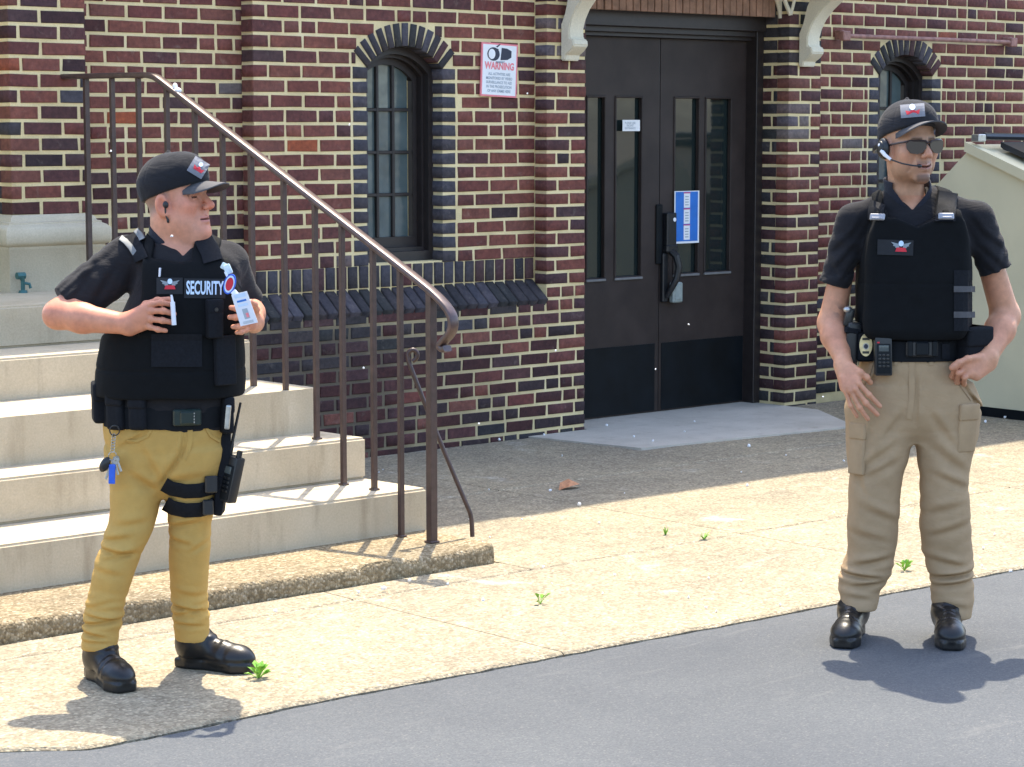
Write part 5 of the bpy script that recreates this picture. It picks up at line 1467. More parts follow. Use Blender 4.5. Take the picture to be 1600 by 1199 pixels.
# --- carried things
def radio(fig, label, base, up, right, front, sc=1.0, ant=.17, angle=0):
    """two-way radio: body, screen, keys, knobs, antenna; base = centre of the body"""
    e = fig.thing('two_way_radio', base, label, 'radio'); u, w, n = [np.array(q, float) / np.linalg.norm(q) for q in (right, up, front)]
    Rm = Matrix((tuple(u), tuple(-n), tuple(w))).transposed()
    c = lambda a, b, d: tuple(u * a * sc + w * b * sc + n * d * sc)
    def bx(name, p, s, mat, bev=.002): m = MB(); m.box(c(*p), tuple(np.array((s[0], s[2], s[1])) * sc), Rm, bev * sc, 2); return autosmooth(m.obj(name, mat, e), 50)
    bx('body', (0, 0, 0), (.056, .128, .034), M['black'], .006); bx('front_panel', (0, -.008, .016), (.046, .098, .006), M['kick'], .003)
    bx('screen', (0, .026, .0195), (.032, .020, .002), simple('radio_screen', (.06, .075, .075), .2), .001)
    for i in range(3):
        for j in range(4): bx('key', (-.013 + i * .013, .004 - j * .012, .0195), (.009, .006, .003), M['gun'], .001)
    bx('call_button', (-.017, .045, .018), (.008, .005, .004), M['redthread'], .001)
    m = MB(); m.tube([c(.016, .062, 0), c(.016, .082, 0)], .008 * sc, 10); m.obj('knob', M['black'], e)
    m = MB(); m.tube([c(-.018, .06, 0), c(-.018, .085, 0), c(-.018, .10, 0), c(-.018, .10 + ant, 0)], [.0075 * sc, .007 * sc, .0045 * sc, .0035 * sc], 10); autosmooth(m.obj('antenna', M['black'], e), 60)
    return e
allR = lambda P: np.minimum(np.minimum(beltR(P), trouR(P)), vestR(P))
pR = R.hits(allR, [1378], [548])[0]
radio(R, 'black two-way radio clipped to the belt beside a brass badge', pR + np.array([0, -.022, -.015]), (-.03, 0, 1), (1, 0, 0), (0, -1, 0), 1.0, .155)
pb = R.hits(allR, [1350], [538])[0]; bd = R.thing('belt_badge', pb + np.array([-.002, -.050, .0]), 'oval brass badge on a black holder at the man\'s right hip', 'badge')
m = MB(); m.box((0, .006, -.004), (.058, .010, .098), None, .012, 3); autosmooth(m.obj('holder', M['web'], bd))
m = MB(); m.prism(disc(0, .002, .021, .037, 28), lambda u, v, n: (u, -n, v), .0, .004); m.obj('plate', M['gold'], bd)
m = MB(); m.prism(disc(0, -.002, .010, .011, 16), lambda u, v, n: (u, -n, v), .004, .006); m.obj('seal', M['steel'], bd)
flat('seal_face', disc(0, -.002, .007, .008, 14), lambda u, v: (u, -.0065, v), M['ink'], bd)
for z_, s_ in ((.022, .012), (-.022, .011)): flat('ribbon', [(-s_, z_ - .004), (s_, z_ - .004), (s_, z_ + .004), (-s_, z_ + .004)], lambda u, v: (u, -.0046, v), M['gun'], bd)
ph = L_(1331, 530, -.02); hl = R.thing('holster', ph, 'black pistol holster on the right hip below the bent arm', 'holster')
m = MB(); m.box((0, 0, -.01), (.050, .075, .135), Matrix.Rotation(.12, 3, 'Y'), .014, 3); autosmooth(m.obj('shell', M['black'], hl))
m = MB(); m.box((-.012, -.005, .072), (.030, .030, .06), Matrix.Rotation(.2, 3, 'Y'), .008, 2); m.tube([(-.016, -.005, .10), (-.012, -.012, .085)], .011, 8); autosmooth(m.obj('grip', M['gun'], hl))
m = MB(); m.ell((-.016, -.010, .098), (.016, .014, .012)); autosmooth(m.obj('grip_cap', M['steel'], hl))
m = MB(); m.box((.0, .0, .03), (.056, .08, .022), Matrix.Rotation(.12, 3, 'Y'), .005); m.obj('retention_strap', M['web'], hl)
# ================================================================== left-hand man: mustard trousers, looking to the right
G = Fig(240, 7.02, 'man in mustard trousers and black vest lettered SECURITY, looking right, beside the steps')
K_ = G.loc
SKIN_G = (.56, .250, .155)
hdG = Head(K_(277, 313, .0), math.radians(68), math.radians(0), math.radians(8), 1.045, 1.02, 1.0, 0.0)
tbG = table([G.ring(*q) for q in ((672, 166, 357, .0, .135), (655, 165, 358, .0, .142), (620, 164, 366, .0, .150), (580, 165, 368, .0, .156), (530, 172, 367, .0, .152), (480, 196, 370, .0, .146), (430, 214, 380, .0, .135), (400, 205, 376, .01, .112), (380, 226, 345, .02, .088), (366, 240, 318, .03, .066))])
shG0, shG1 = K_(197, 401, .01), K_(354, 410, .045)
slG0, slG1 = K_(103, 474, -.065), K_(382, 474, .105)
nkG0, nkG1 = K_(277, 400, .02), hdG.w((0, -.02, -.06))
def torsoG(P):
    d = stack(P, tbG, 2.25, .02)
    for s, a in ((shG0, K_(248, 390, .03)), (shG1, K_(303, 408, .035))): d = smin(d, cone(P, a, s, .040, .050), .04)
    return d
slf = [(K_(165, 405), K_(120, 470), .011, .006), (K_(150, 420), K_(105, 462), .009, .006), (K_(185, 420), K_(150, 480), .011, .006), (K_(210, 425), K_(190, 485), .010, .005), (K_(130, 425), K_(98, 455), .008, .005)]
def shirtG(P):
    d = torsoG(P)
    s0 = sleeve(P, shG0, slG0, .064, .060, 1.0)
    drop = cone(P, K_(180, 440, -.03), K_(140, 474, -.06), .045, .040)     # loose cloth hanging under the upper arm
    s0 = smin(s0, drop, .03)
    for f_ in slf: s0 = s0 + fold(P, *f_, ylim=.03)
    d = smin(d, s0, .035); d = smin(d, sleeve(P, shG1, slG1, .060, .058, 2.0), .035)
    d = d + .0016 * nz(P, 30, 4.0) + .0030 * np.exp(-(nz(P, 13, 6.2) / .12) ** 2)
    v = K_(288, 400, -.06); wedge = np.abs(P[:, 0] - v[0]) - np.clip((P[:, 2] - v[2]) * .9, -.2, .05)
    d = smax(d, -np.maximum(wedge, P[:, 1] - .0), .004)
    return smax(d, -cone(P, nkG0 - np.array([0, 0, .04], np.float32), nkG1, .064, .064), .006)
lo = np.array([K_(70, 480)[0], -.26, K_(300, 682)[2]]); hi = np.array([K_(425, 480)[0], .28, K_(300, 335)[2]])
shirt = sdf_obj('polo_shirt', shirtG, lo, hi, .0042, M['cloth_navy'], G.root, NAVY)
def collarG(P):
    a, b = nkG0 - np.array([0, 0, .01], np.float32), nkG1
    d0 = np.abs(cone(P, a - (b - a) * .6, b, .083, .0735)) - .0035
    zt = np.minimum(float(K_(277, 352, 0)[2]), float(K_(289, 402, 0)[2]) + .85 * np.abs(P[:, 0] - K_(289, 400, -.06)[0]) + .5 * np.clip(P[:, 1], 0, .2))
    d = smax(d0, P[:, 2] - zt, .003); d = smax(d, zt - .062 - P[:, 2], .003)
    v = K_(289, 403, -.06); wedge = np.abs(P[:, 0] - v[0]) - np.clip((P[:, 2] - v[2]) * .8, -.1, .05)
    return smax(d, -np.maximum(wedge, P[:, 1]), .003)
sdf_obj('collar', collarG, K_(215, 425, -.14), K_(345, 330, .16), .003, M['cloth_navy'], shirt, (.021, .022, .031))
# --- body
elG0, wrG0 = K_(90, 492, -.10), K_(200, 507, -.185)
elG1, wrG1 = K_(388, 484, .13), K_(396, 502, -.075)
gf = [([K_(226, 480, -.20), K_(236, 476, -.216), K_(252, 473, -.224), K_(267, 476, -.212)], .0102, .0080),
      ([K_(226, 488, -.20), K_(237, 486, -.219), K_(255, 486, -.227), K_(272, 491, -.212)], .0104, .0082),
      ([K_(226, 498, -.20), K_(237, 499, -.217), K_(254, 501, -.226), K_(271, 504, -.212)], .0100, .0080),
      ([K_(224, 507, -.198), K_(234, 511, -.213), K_(247, 515, -.218), K_(259, 517, -.208)], .0090, .0070)]
gp = [(K_(203, 500, -.187), K_(229, 483, -.206), .026, .019), (K_(203, 506, -.187), K_(230, 496, -.206), .026, .019), (K_(203, 512, -.185), K_(228, 507, -.200), .024, .017)]
gt = ([K_(210, 492, -.18), K_(228, 476, -.172), K_(246, 470, -.182), K_(264, 468, -.192)], .0118, .0086)
gf1 = [([K_(389, 489, -.135), K_(378, 486, -.165), K_(369, 482, -.178), K_(361, 481, -.172)], .0098, .0078),
       ([K_(389, 497, -.135), K_(377, 497, -.166), K_(368, 496, -.178), K_(359, 496, -.172)], .0100, .0080),
       ([K_(390, 505, -.132), K_(380, 509, -.163), K_(372, 511, -.175), K_(364, 511, -.170)], .0096, .0076),
       ([K_(391, 511, -.128), K_(384, 516, -.155), K_(377, 519, -.166), K_(370, 520, -.164)], .0086, .0068)]
gp1 = [(K_(397, 500, -.08), K_(390, 487, -.135), .025, .018), (K_(397, 504, -.08), K_(391, 499, -.138), .025, .018), (K_(397, 508, -.08), K_(393, 510, -.132), .023, .016)]
gt1 = ([K_(398, 494, -.10), K_(400, 484, -.150), K_(397, 476, -.185), K_(391, 472, -.205)], .0115, .0088)
def bodyG(P):
    d = masked(P, hdG.c - np.array([0, 0, .02], np.float32), .22, hdG.sdf)
    d = smin(d, cone(P, nkG0 - np.array([0, 0, .03], np.float32), nkG1, .064, .062), .03)
    d = smin(d, cone(P, hdG.w((0, .035, -.105)), K_(284, 398, -.03), .040, .046), .035)       # full throat
    d = smin(d, stack(P, tbG, 2.25, .02) + .014, .03)
    d = smin(d, forearm(P, shG0, elG0, wrG0, .038, .042, .030), .012); d = smin(d, forearm(P, shG1, elG1, wrG1, .042, .042, .029), .02)
    d = smin(d, masked(P, K_(238, 496, -.2), .14, lambda q: hand(q, gp, gf, gt)), .014)
    d = smin(d, masked(P, K_(385, 500, -.14), .13, lambda q: hand(q, gp1, gf1, gt1)), .014)
    for a, b in (((212, 720, .0), (158, 1012, -.08)), ((303, 720, .0), (300, 1000, .08))): d = smin(d, cone(P, K_(*a), K_(*b), .058, .028), .03)
    return d
def colG(P):
    c = hdG.colour(P, SKIN_G, (.16, .115, .095), .0, (.46, .17, .15), (1.12, .80, .76))
    m = (P[:, 2] < hdG.c[2] - .15); k = 1 + .10 * nz(P, 30, 2.0)[:, None] * np.array((.4, 1, 1))
    return np.where(m[:, None], np.array(SKIN_G) * np.array((1.0, .93, .90)) * k, c)
sdf_obj('body', bodyG, np.array([K_(62, 480)[0], -.27, .05]), np.array([K_(425, 480)[0], .24, K_(300, 228)[2]]), .0029, M['skin'], G.root, colG, 1)
ep = empty('earpiece', (0, 0, 0)); ep.parent = G.root
head_mb(lambda m: (m.ell((-.086, .010, -.012), (.008, .009, .011)), m.tube([(-.084, .006, -.02), (-.083, .004, -.040), (-.080, .006, -.055)], .003, 6), m.ell((-.079, .006, -.058), (.004, .004, .007))), 'ear_bud', M['black'], ep, hdG)
M['mustard'] = simple('mustard_twill', (.47, .290, .085), .88, 0, .08, 22, .4, 800, .0008, .18)
# --- trousers
TG = (.47, .290, .085)
pelG = table([G.ring(*q) for q in ((648, 166, 356, .0, .135), (666, 162, 358, .0, .138), (690, 163, 355, .0, .136), (715, 166, 352, .0, .130), (740, 174, 343, .0, .112), (762, 195, 322, .0, .085), (776, 225, 290, .0, .05))])
lgC = table([G.ring(*q) for q in ((700, 168, 262, .0, .115), (757, 171, 257, -.01, .108), (787, 172, 250, -.02, .098), (810, 170, 246, -.03, .090), (832, 163, 240, -.045, .084), (853, 155, 231, -.05, .080), (891, 145, 214, -.055, .076), (912, 140, 206, -.055, .073), (935, 135, 199, -.06, .068), (953, 131, 195, -.065, .065), (968, 129, 195, -.07, .063), (985, 128, 190, -.075, .060), (1014, 127, 185, -.08, .056))], sm=3)
lgD = table([G.ring(*q) for q in ((700, 256, 352, .0, .115), (757, 258, 346, .015, .108), (780, 259, 341, .02, .100), (802, 261, 337, .03, .092), (820, 262, 331, .035, .085), (853, 262, 330, .04, .080), (880, 263, 328, .05, .076), (912, 265, 327, .06, .072), (945, 266, 327, .07, .066), (957, 266, 328, .075, .064), (975, 269, 328, .08, .060), (1001, 273, 329, .085, .055))], sm=3)
fG = [((168, 838), (215, 830), 7, .006), ((160, 850), (222, 858), 6, .009), ((175, 866), (228, 850), 6, .006), ((190, 815), (240, 808), 8, .004), ((150, 880), (200, 890), 8, .004), ((140, 950), (190, 958), 4, .008), ((133, 966), (196, 958), 4, .007), ((135, 975), (180, 985), 4, .006), ((140, 940), (185, 930), 5, .004), ((132, 990), (180, 992), 4, .005),
      ((265, 822), (318, 812), 6, .006), ((264, 840), (300, 850), 6, .005), ((300, 862), (325, 846), 5, .004), ((268, 950), (318, 960), 4, .008), ((270, 965), (322, 954), 4, .006), ((272, 978), (318, 984), 4, .005), ((270, 925), (310, 934), 6, .003),
      ((256, 752), (300, 690), 7, .006), ((252, 762), (215, 735), 9, .006), ((258, 745), (230, 690), 8, .004), ((297, 668), (291, 705), 2.5, .005), ((291, 705), (262, 745), 4, .004), ((240, 668), (200, 690), 5, .004), ((172, 690), (190, 720), 6, .004), ((262, 748), (330, 738), 9, .004)]
fG = [(K_(*a), K_(*b), max(w * .8, 3) * G.mpp, am * 1.5) for a, b, w, am in fG]
def trouG(P):
    a = stack(P, lgC, 2.15, .006); b = stack(P, lgD, 2.15, .006)
    d = smin(a, b, .010); d = smin(d, stack(P, pelG, 2.25, .006), .025); z = P[:, 2]
    d = d + .0030 * nz(P, 18, 3.0) + .0012 * nz(P, 43, 5.0) + .0016 * np.exp(-(nz(P * np.array((.7, .7, 1.5), np.float32), 11, 2.2) / .12) ** 2) + np.exp(-((z - .20) / .06) ** 2) * .0030 * np.sin(z * 180 + 2.5 * nz(P, 18, 1.0))
    d = d + .0035 * np.clip((.75 - z) / .15, 0, 1)
    for f_ in fG: d = d + fold(P, *f_, ylim=.10)
    return d
lo = np.array([K_(115, 600)[0], -.22, .05]); hi = np.array([K_(372, 600)[0], .22, K_(300, 640)[2]])
trousersG = sdf_obj('trousers', trouG, lo, hi, .0042, M['trouser'], G.root, TG)
band_around(G, 'fly_seam', trouG, [(297, 672), (297, 688), (294, 703), (287, 718)], .008, .0005, M['mustard'], trousersG, .0022)
band_around(G, 'pocket_welt', trouG, [(238, 668), (230, 682), (214, 690), (198, 690)], .005, .0005, M['mustard'], trousersG, .003)
band_around(G, 'pocket_welt', trouG, [(322, 668), (330, 682), (344, 690)], .005, .0005, M['mustard'], trousersG, .003)
boot(G, K_(158, 1012, -.08), ga(G, 134, 7.00), ga(G, 184, 6.79), up=.0)
boot(G, K_(299, 1000, .08), ga(G, 274, 7.14), ga(G, 386, 7.05), up=.0)
# --- vest
def vestG(P):
    z = P[:, 2]; zB = float(K_(270, 616)[2]); zN = float(K_(288, 404)[2]); zW = float(K_(270, 520)[2])
    d = torsoG(P) - .008 - .014 * np.clip((zN + .045 - z) / .05, 0, 1)
    nx = K_(287, 400)[0]
    top = z - (zN - .012 * np.clip(1 - np.abs(P[:, 0] - nx) / .08, 0, 1))
    strap = np.minimum(np.abs(P[:, 0] - K_(224, 380)[0]) - .036, np.abs(P[:, 0] - K_(327, 380)[0]) - .030)
    d = smax(d, np.minimum(top, strap), .006); d = smax(d, zB - z, .006)
    d = smax(d, -cone(P, shG0, slG0, .078, .078), .012); d = smax(d, -cone(P, shG1, slG1, .078, .076), .012)
    d = smax(d, -cone(P, nkG0, nkG1, .092, .086), .006)
    zz = [float(K_(270, y)[2]) for y in (545, 515, 470, 400, 380)]
    xl = np.interp(z, zz, [float(K_(x, 450, -.1)[0]) for x in (100, 165, 226, 228, 226)]).astype(np.float32)
    xr = np.interp(z, zz, [float(K_(x, 450, -.1)[0]) for x in (420, 384, 374, 352, 346)]).astype(np.float32)
    d = smax(d, smax((xl - P[:, 0]) * .8, (P[:, 0] - xr) * .9, .004), .010)
    # overlapping front panel and waistband edges
    pl = .006 * np.clip((z - zW) / .004, 0, 1) * np.clip((P[:, 0] - K_(229, 500)[0]) / .004, 0, 1) * (P[:, 1] < .02)
    d = d - pl
    d = d + .0018 * nz(P, 20, 1.0) + .0008 * nz(P, 55, 2.0) + .0022 * np.exp(-((z - float(K_(270, 573)[2])) / .004) ** 2)
    return d
lo = np.array([K_(140, 480)[0], -.27, K_(300, 626)[2]]); hi = np.array([K_(400, 480)[0], .30, K_(300, 345)[2]])
vest = sdf_obj('vest', vestG, lo, hi, .0042, M['vestcloth'], G.root, VC)
vsG = lambda P: np.minimum(vestG(P), shirtG(P))
band_around(G, 'shoulder_strap', vsG, [(204, 366), (207, 374), (211, 384), (216, 395), (221, 406)], .022, .003, M['striplight'] if 'striplight' in M else M['web'], vest)
band_around(G, 'shoulder_strap', vsG, [(317, 371), (323, 382), (329, 394), (333, 408)], .030, .003, M['web'], vest)
M['reflective'] = simple('grey_reflective_tape', (.16, .17, .17), .6)
band_around(G, 'reflective_tape', vsG, [(188, 371), (196, 377), (204, 386), (211, 397)], .009, .004, M['reflective'], vest)
band_around(G, 'reflective_tape', vsG, [(212, 359), (218, 366), (222, 374)], .010, .004, M['reflective'], vest)
m_ = []
G.drape('patch', vestG, grid_patch(.080, .050, 6, 4), 265, 447, .003, M['patchblack'], vest)
emblem(G, vestG, 265.5, 444, 1.0, .005, vest)
G.drape('name_patch', vestG, grid_patch(.126, .060, 9, 4), 320, 451, .0035, M['patchblack'], vest, -.01)
G.drape_mesh(text_mesh('SECURITY', .056, bold=.0016), vestG, 320, 451, .0055, M['letter'], vest, 'lettering', -.01, .455 * 1.0)
def pocket(fig, parent, f, px, py, w, h, d, mat, name, flap=.3):
    p, u, n, q = fig.frame(f, px, py); Rm = Matrix((tuple(u), tuple(-n), tuple(q))).transposed()
    m = MB(); m.box(p + n * d * .35, (w, d, h), Rm, min(d, w) * .22, 3); o = autosmooth(m.obj(name, mat, parent), 50)
    if flap:
        m = MB(); m.box(p + n * d * .40 + q * h * (.5 - flap / 2 + .01), (w * 1.05, d * 1.02, h * flap), Rm, min(d, w) * .18, 2); g = autosmooth(m.obj('flap', mat, o), 50)
        m = MB(); c = p + n * d * .92 + q * h * (.5 - flap * .7); m.tube([c, c + n * .003], .006, 10); m.obj('snap', M['gun'], g)
    return o
pocket(G, vest, vestG, 333, 498, .048, .115, .030, M['web'], 'pocket', .35)
pocket(G, vest, vestG, 349, 563, .070, .150, .022, M['web'], 'pocket', .0)
G.drape('front_flap', vestG, grid_patch(.155, .10, 8, 5), 276, 548, .0045, M['web'], vest)
# --- belt and pouches
beG = table([G.ring(*q) for q in ((668, 162, 359, .0, .143), (650, 161, 360, .0, .146), (628, 161, 364, .0, .148))])
def beltG(P): return stack(P, beG, 2.25, .004)
belt = sdf_obj('belt', beltG, K_(150, 676, -.18), K_(375, 620, .18), .004, M['vestcloth'], G.root, (.010, .011, .013))
pouch(G, belt, 157, 628, -.02, (.050, .10, .125), M['web'], 'pouch', .25)
pouch(G, belt, 185, 637, -.105, (.060, .055, .135), M['web'], 'pouch', -.45)
pouch(G, belt, 217, 641, -.135, (.055, .050, .120), M['web'], 'pouch', -.2)
pouch(G, belt, 353, 648, -.07, (.035, .06, .115), M['web'], 'pouch', .5, flap=True)
p, u, n, q = G.frame(beltG, 292, 652); Rm = Matrix((tuple(u), tuple(n), tuple(q))).transposed()
m = MB(); m.box(p + n * .005, (.085, .012, .050), Rm, .004); m.box(p + n * .011, (.045, .010, .040), Rm, .004); m.obj('buckle', simple('dark_green_buckle', (.012, .025, .022), .35), belt)
m = MB()
for k in range(4): m.box(p + n * .017 + u * .020 + q * (.014 - k * .009), (.003, .002, .005), Rm)
m.obj('buckle_marks', M['steel'], belt)['kind'] = 'stuff'
# --- cap
cap, crownG = hdG.cap(G, G.root, M['cloth_navy'], M['capbrim'], (.015, .015, .018), zcut=.040, tilt=-.34, droop=.018, length=.080, bz=.046, slope=.20, arc=.80)
G.drape('patch', crownG, grid_patch(.052, .052, 6, 5), 310, 262, .003, M['patchgrey'], cap, -.55)
G.drape('patch_mark', crownG, [[(-.014, -.010), (.014, -.010), (.018, .003), (.006, -.001), (.0, .007), (-.006, -.001), (-.018, .003)]], 311, 263, .0042, M['redthread'], cap, -.55)
G.drape('patch_shield', crownG, [disc(.0, .011, .007, .007, 12)], 311, 262, .0046, M['letter'], cap, -.55)
# --- drop-leg rig on the thigh: two straps, plate, and the radio in it
rig = empty('thigh_rig', (0, 0, 0)); rig.parent = G.root
band_around(G, 'thigh_strap', trouG, [(256, 757), (268, 764), (290, 768), (312, 767), (332, 762), (345, 755)], .022, .003, M['web'], rig)
band_around(G, 'thigh_strap', trouG, [(258, 787), (270, 794), (290, 798), (312, 797), (328, 793), (338, 787)], .022, .003, M['web'], rig)
m = MB(); pq = K_(345, 772, -.01); m.box(pq, (.030, .085, .125), Matrix.Rotation(.12, 3, 'Y'), .010, 3); autosmooth(m.obj('holster_plate', M['web'], rig))
m = MB(); m.box(K_(330, 757, -.085), (.040, .014, .052), Matrix.Rotation(.4, 3, 'Z'), .004); m.box(K_(325, 793, -.075), (.034, .014, .048), Matrix.Rotation(.4, 3, 'Z'), .004); o = m.obj('strap_buckle', M['black'], rig); o['kind'] = 'stuff'
m = MB(); m.tube([K_(353, 672, -.05), K_(352, 710, -.055), K_(348, 745, -.05)], .010, 8, flat=(.016, .003, (0, 1, 0))); m.obj('hanger_strap', M['web'], rig)
ax = K_(371, 690, -.02) - K_(349, 795, -.02)
radio(G, 'black two-way radio standing in the thigh holster, antenna up', K_(359, 748, -.04), ax, (.80, -.60, -.17), (-.60, -.80, .1), 1.12, .11)
m = MB(); pw = K_(356, 652, -.105); m.box(pw, (.016, .016, .075), Matrix.Rotation(.1, 3, 'Y'), .005, 2); o = link('torch', m.mesh('torch'), M['steel']); o.location = tuple(G.org); o.rotation_euler = (0, 0, -TH); tag(o, 'slim white torch in the pouch at the left man\'s hip', 'torch')
# --- keys hanging from the belt
ks = G.thing('key_ring', K_(176, 690, -.15), 'bunch of keys with blue tag hanging at the mustard trousers', 'keys'); k0 = K_(176, 690, -.15)
kk = lambda px, py, dy=-.15: K_(px, py, dy) - k0
def ringpts(c, r, n=14): return [c + np.array([r * math.cos(2 * math.pi * i / n), .003 * math.sin(4 * i), r * math.sin(2 * math.pi * i / n)]) for i in range(n + 1)]
m = MB(); m.tube(ringpts(kk(179, 673), .015), .0022, 6); m.obj('clip_ring', M['gun'], ks)
m = MB()
for i in range(6): c = kk(178 - i * .4, 681 + i * 4.6); m.tube(ringpts(c, .0055, 8), .0014, 5)
m.obj('chain', M['steel'], ks)['kind'] = 'stuff'
m = MB(); m.tube(ringpts(kk(176, 713), .013), .0016, 6); m.obj('split_ring', M['steel'], ks)
m = MB(); m.box(kk(175, 741, -.152), (.020, .006, .060), Matrix.Rotation(.05, 3, 'Y'), .003, 2); m.obj('blue_tag', M['tagblue'], ks)
m = MB(); m.ell(kk(164, 726, -.15), (.015, .010, .026), Matrix.Rotation(.5, 3, 'Y')); autosmooth(m.obj('fob', M['black'], ks))
for (a, b, r) in ((168, 740, .3), (182, 733, -.25), (186, 728, -.35)):
    m = MB(); Rm = Matrix.Rotation(r, 3, 'Y'); c = kk(a, b, -.145); m.box(c, (.007, .0025, .038), Rm, .0008); m.box(c + np.array(Rm @ Vector((0, 0, .022))), (.018, .003, .018), Rm, .003); m.obj('key', M['steel'], ks)
# --- held and clipped things
vp = G.thing('vape_pen', K_(270, 487, -.225), 'slim white vape pen held upright in the left man\'s right hand', 'pen'); v0 = K_(270, 487, -.225)
m = MB(); m.tube([K_(269.5, 472, -.226) - v0, K_(272, 508, -.226) - v0], .0072, 12); autosmooth(m.obj('barrel', M['card'], vp))
m = MB(); m.tube([K_(267.8, 461, -.226) - v0, K_(269.5, 473, -.226) - v0], [.003, .0045], 10); autosmooth(m.obj('mouthpiece', M['card'], vp))
pn = G.hits(vestG, [250], [425])[0]; pe = G.thing('pen', pn + np.array([0, -.004, 0]), 'white pen clipped upright on the left man\'s vest', 'pen')
m = MB(); m.tube([(-.001, 0, -.014), (.001, -.002, .012)], .0034, 8); m.obj('cap', M['card'], pe)
cd = G.thing('id_badge', K_(380, 480, -.225), 'white ID card on a blue and red badge reel in the left man\'s hand', 'badge'); c0 = K_(380, 480, -.225)
q4 = [K_(361.5, 461, -.222) - c0, K_(385.5, 455, -.224) - c0, K_(403, 504, -.215) - c0, K_(376, 510, -.213) - c0]
def cardpt(u, v, o=0.0):
    a = q4[0] * (1 - u) * v + q4[1] * u * v + q4[2] * u * (1 - v) + q4[3] * (1 - u) * (1 - v); return a + np.array([0, -o, 0])
m = MB(); m.prism([(0, 0), (1, 0), (1, 1), (0, 1)], lambda u, v, n: cardpt(u, v, n), -.002, .002); m.obj('card', M['card'], cd)
fl = lambda n, a, b, c, d_, mt, o=.0026: flat(n, [(a, b), (c, b), (c, d_), (a, d_)], lambda u, v: cardpt(u, v, o), M[mt], cd)
fl('photo', .36, .18, .68, .50, 'greyink'); fl('photo_red', .50, .22, .66, .36, 'pink', .0032); fl('print', .22, .58, .80, .66, 'letter'); fl('print', .22, .72, .80, .78, 'blue'); fl('strip', .15, .86, .85, .97, 'letter')
for i in range(3): fl('print', .2, .10 - i * .03, .8, .115 - i * .03, 'greyink')
m = MB(); rc = K_(359, 444, -.205) - c0
m.prism(disc(0, 0, .0185, .030, 24), lambda u, v, n: rc + np.array([u * .97 + v * .2, n, v]), -.006, .004); autosmooth(m.obj('reel', M['tagblue'], cd))
flat('reel_ring', disc(0, 0, .0150, .0255, 24), lambda u, v: rc + np.array([u * .97 + v * .2, -.0066, v]), M['letter'], cd)
flat('reel_face', disc(0, 0, .0115, .0195, 20), lambda u, v: rc + np.array([u * .97 + v * .2, -.0074, v]), M['redthread'], cd)
m = MB(); m.box(K_(356, 421, -.19) - c0, (.022, .008, .030), Matrix.Rotation(-.4, 3, 'Y'), .004, 2); m.box(K_(350, 416, -.185) - c0, (.018, .006, .020), Matrix.Rotation(.5, 3, 'Y'), .004, 2); autosmooth(m.obj('clip', M['clearclip'] if 'clearclip' in M else simple('clear_plastic_clip', (.62, .72, .74), .15), cd))
m = MB(); m.tube([K_(352, 425, -.192) - c0, K_(357, 436, -.20) - c0], .004, 6); m.tube([K_(364, 455, -.212) - c0, K_(371, 463, -.218) - c0], .005, 6, flat=(.009, .002, (0, 1, 0))); m.obj('strap', M['card'], cd)['kind'] = 'stuff'

# ================================================================== small things on the ground
def weed(px, py, label, r, n, h, blades=False):
    r *= .72; h *= .8
    P = onz(px, py); e = empty('weed', tuple(P)); tag(e, label, 'weed', 'weeds growing in the pavement joints'); m = MB()
    for i in range(n):
        a = random.random() * 6.28; L = r * (.5 + random.random() * .7); hh = h * (.4 + random.random() * .8)
        if blades:
            t = Vector((math.cos(a) * L, math.sin(a) * L, hh)); w = Vector((-math.sin(a), math.cos(a), 0)) * .004
            q = [m.bm.verts.new(x) for x in (w * -1, w, t * .6 + w * .7 + Vector((0, 0, hh * .15)), t, t * .6 - w * .7 + Vector((0, 0, hh * .15)))]; m.bm.faces.new(q)
        else:
            base = Vector((math.cos(a) * L * .35, math.sin(a) * L * .35, hh * .5)); tip = Vector((math.cos(a) * L, math.sin(a) * L, hh)); w = Vector((-math.sin(a), math.cos(a), .1)) * (.006 + random.random() * .006)
            mid = (base + tip) / 2 + Vector((0, 0, .006)); q = [m.bm.verts.new(x) for x in (base, mid + w, tip, mid - w)]; m.bm.faces.new(q)
            m.tube([Vector((0, 0, 0)), base, mid], .0012, 4)
    m.obj('leaves', M['leaf'], e)['kind'] = 'stuff'
M['leaf'] = simple('weed_leaf', (.20, .42, .045), .55, 0, .35, 60)
weed(404, 1060, 'bright green leafy weed at the toe of the left man\'s boot', .055, 26, .05)
weed(844, 944, 'small two-leaved weed sprouting from the middle slab joint', .05, 6, .05)
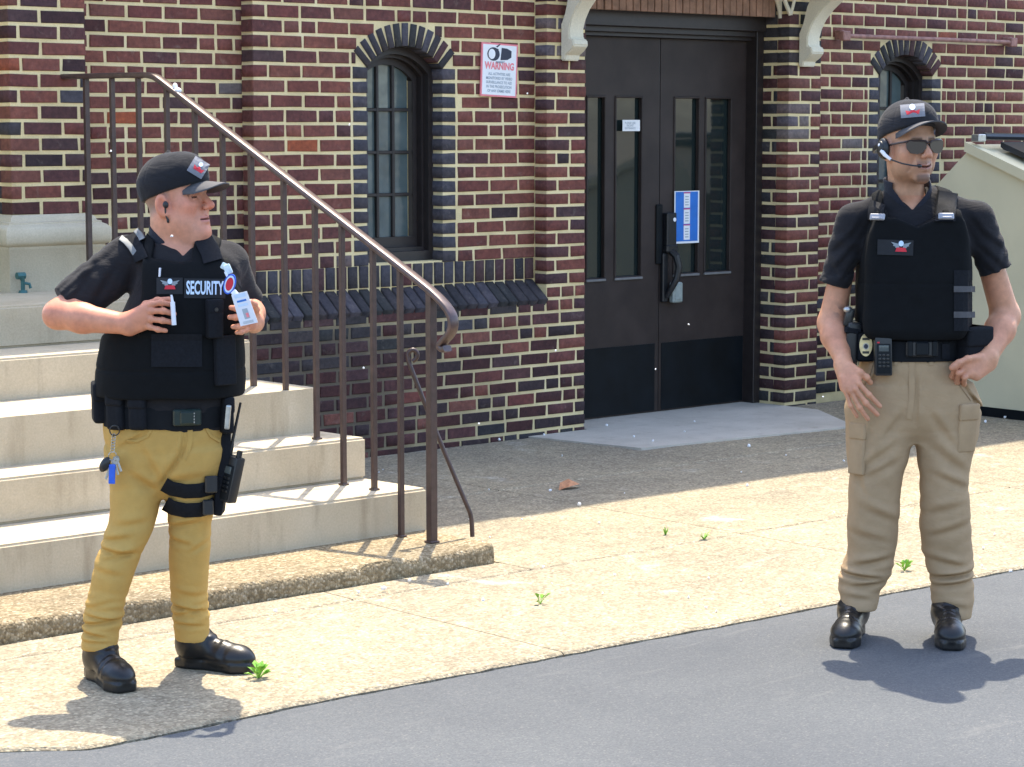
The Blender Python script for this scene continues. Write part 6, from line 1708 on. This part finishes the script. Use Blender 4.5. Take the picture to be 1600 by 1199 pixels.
weed(1040, 836, 'thin grass sprig in the far slab joint, left one', .03, 7, .045, True)
weed(1100, 843, 'tuft of grass right of the thin sprig in the joint', .045, 12, .04, True)
weed(1413, 892, 'yellowish weed between the feet of the man on the road', .045, 14, .05)
P = onz(890, 764); lf = MB()
vs = [(-.07, 0, .0), (-.035, .028, .030), (.02, .030, .042), (.075, .004, .012), (.03, -.03, .022), (-.03, -.028, .016)]
qs = [lf.bm.verts.new(Vector(x)) for x in vs]; c_ = lf.bm.verts.new(Vector((0, 0, .034)))
for i in range(6): lf.bm.faces.new((qs[i], qs[(i + 1) % 6], c_))
o = link('dead_leaf', lf.mesh('dead_leaf'), simple('dry_leaf', (.42, .19, .09), .7, 0, .3, 60)); o.location = tuple(P); tag(o, 'curled brown dead leaf lying on the shaded slabs', 'leaf')
# seed fluff: tufts scattered on the slabs and a few drifting in the air
m = MB(); rf = random.Random(5)
def puff(p, r):
    q = bmesh.ops.create_icosphere(m.bm, subdivisions=1, radius=r)
    for v in q['verts']: v.co = v.co * (.6 + rf.random() * .8) + Vector(p)
for px, py in ((780, 690), (727, 668), (768, 660), (850, 683), (948, 668), (1020, 693), (1085, 662), (1070, 678), (990, 686), (600, 925), (640, 912), (120, 985), (560, 930), (905, 792), (1170, 700), (860, 770), (700, 905), (430, 960), (1570, 655), (1540, 662)):
    puff(onz(px, py) + np.array([0, 0, .012]), .005 + rf.random() * .005)
for _ in range(45):
    px = rf.uniform(560, 1580); py = rf.uniform(690, 960)
    puff(onz(px, py) + np.array([0, 0, .006]), .003 + rf.random() * .004)
for px, py, D in ((568, 575, 8.5), (173, 236, 8), (824, 146, 9), (1076, 507, 9), (1024, 577, 9), (268, 369, 6.5), (1286, 620, 9), (748, 662, 9), (546, 195, 8), (755, 937, 6.2), (868, 548, 9)):
    puff(ondepth(px, py, D), .0032 + rf.random() * .0018)
o = m.obj('seed_fluff', M['white']); o['kind'] = 'stuff'; o['label'] = 'white seed fluff scattered over the slabs and drifting in the air'
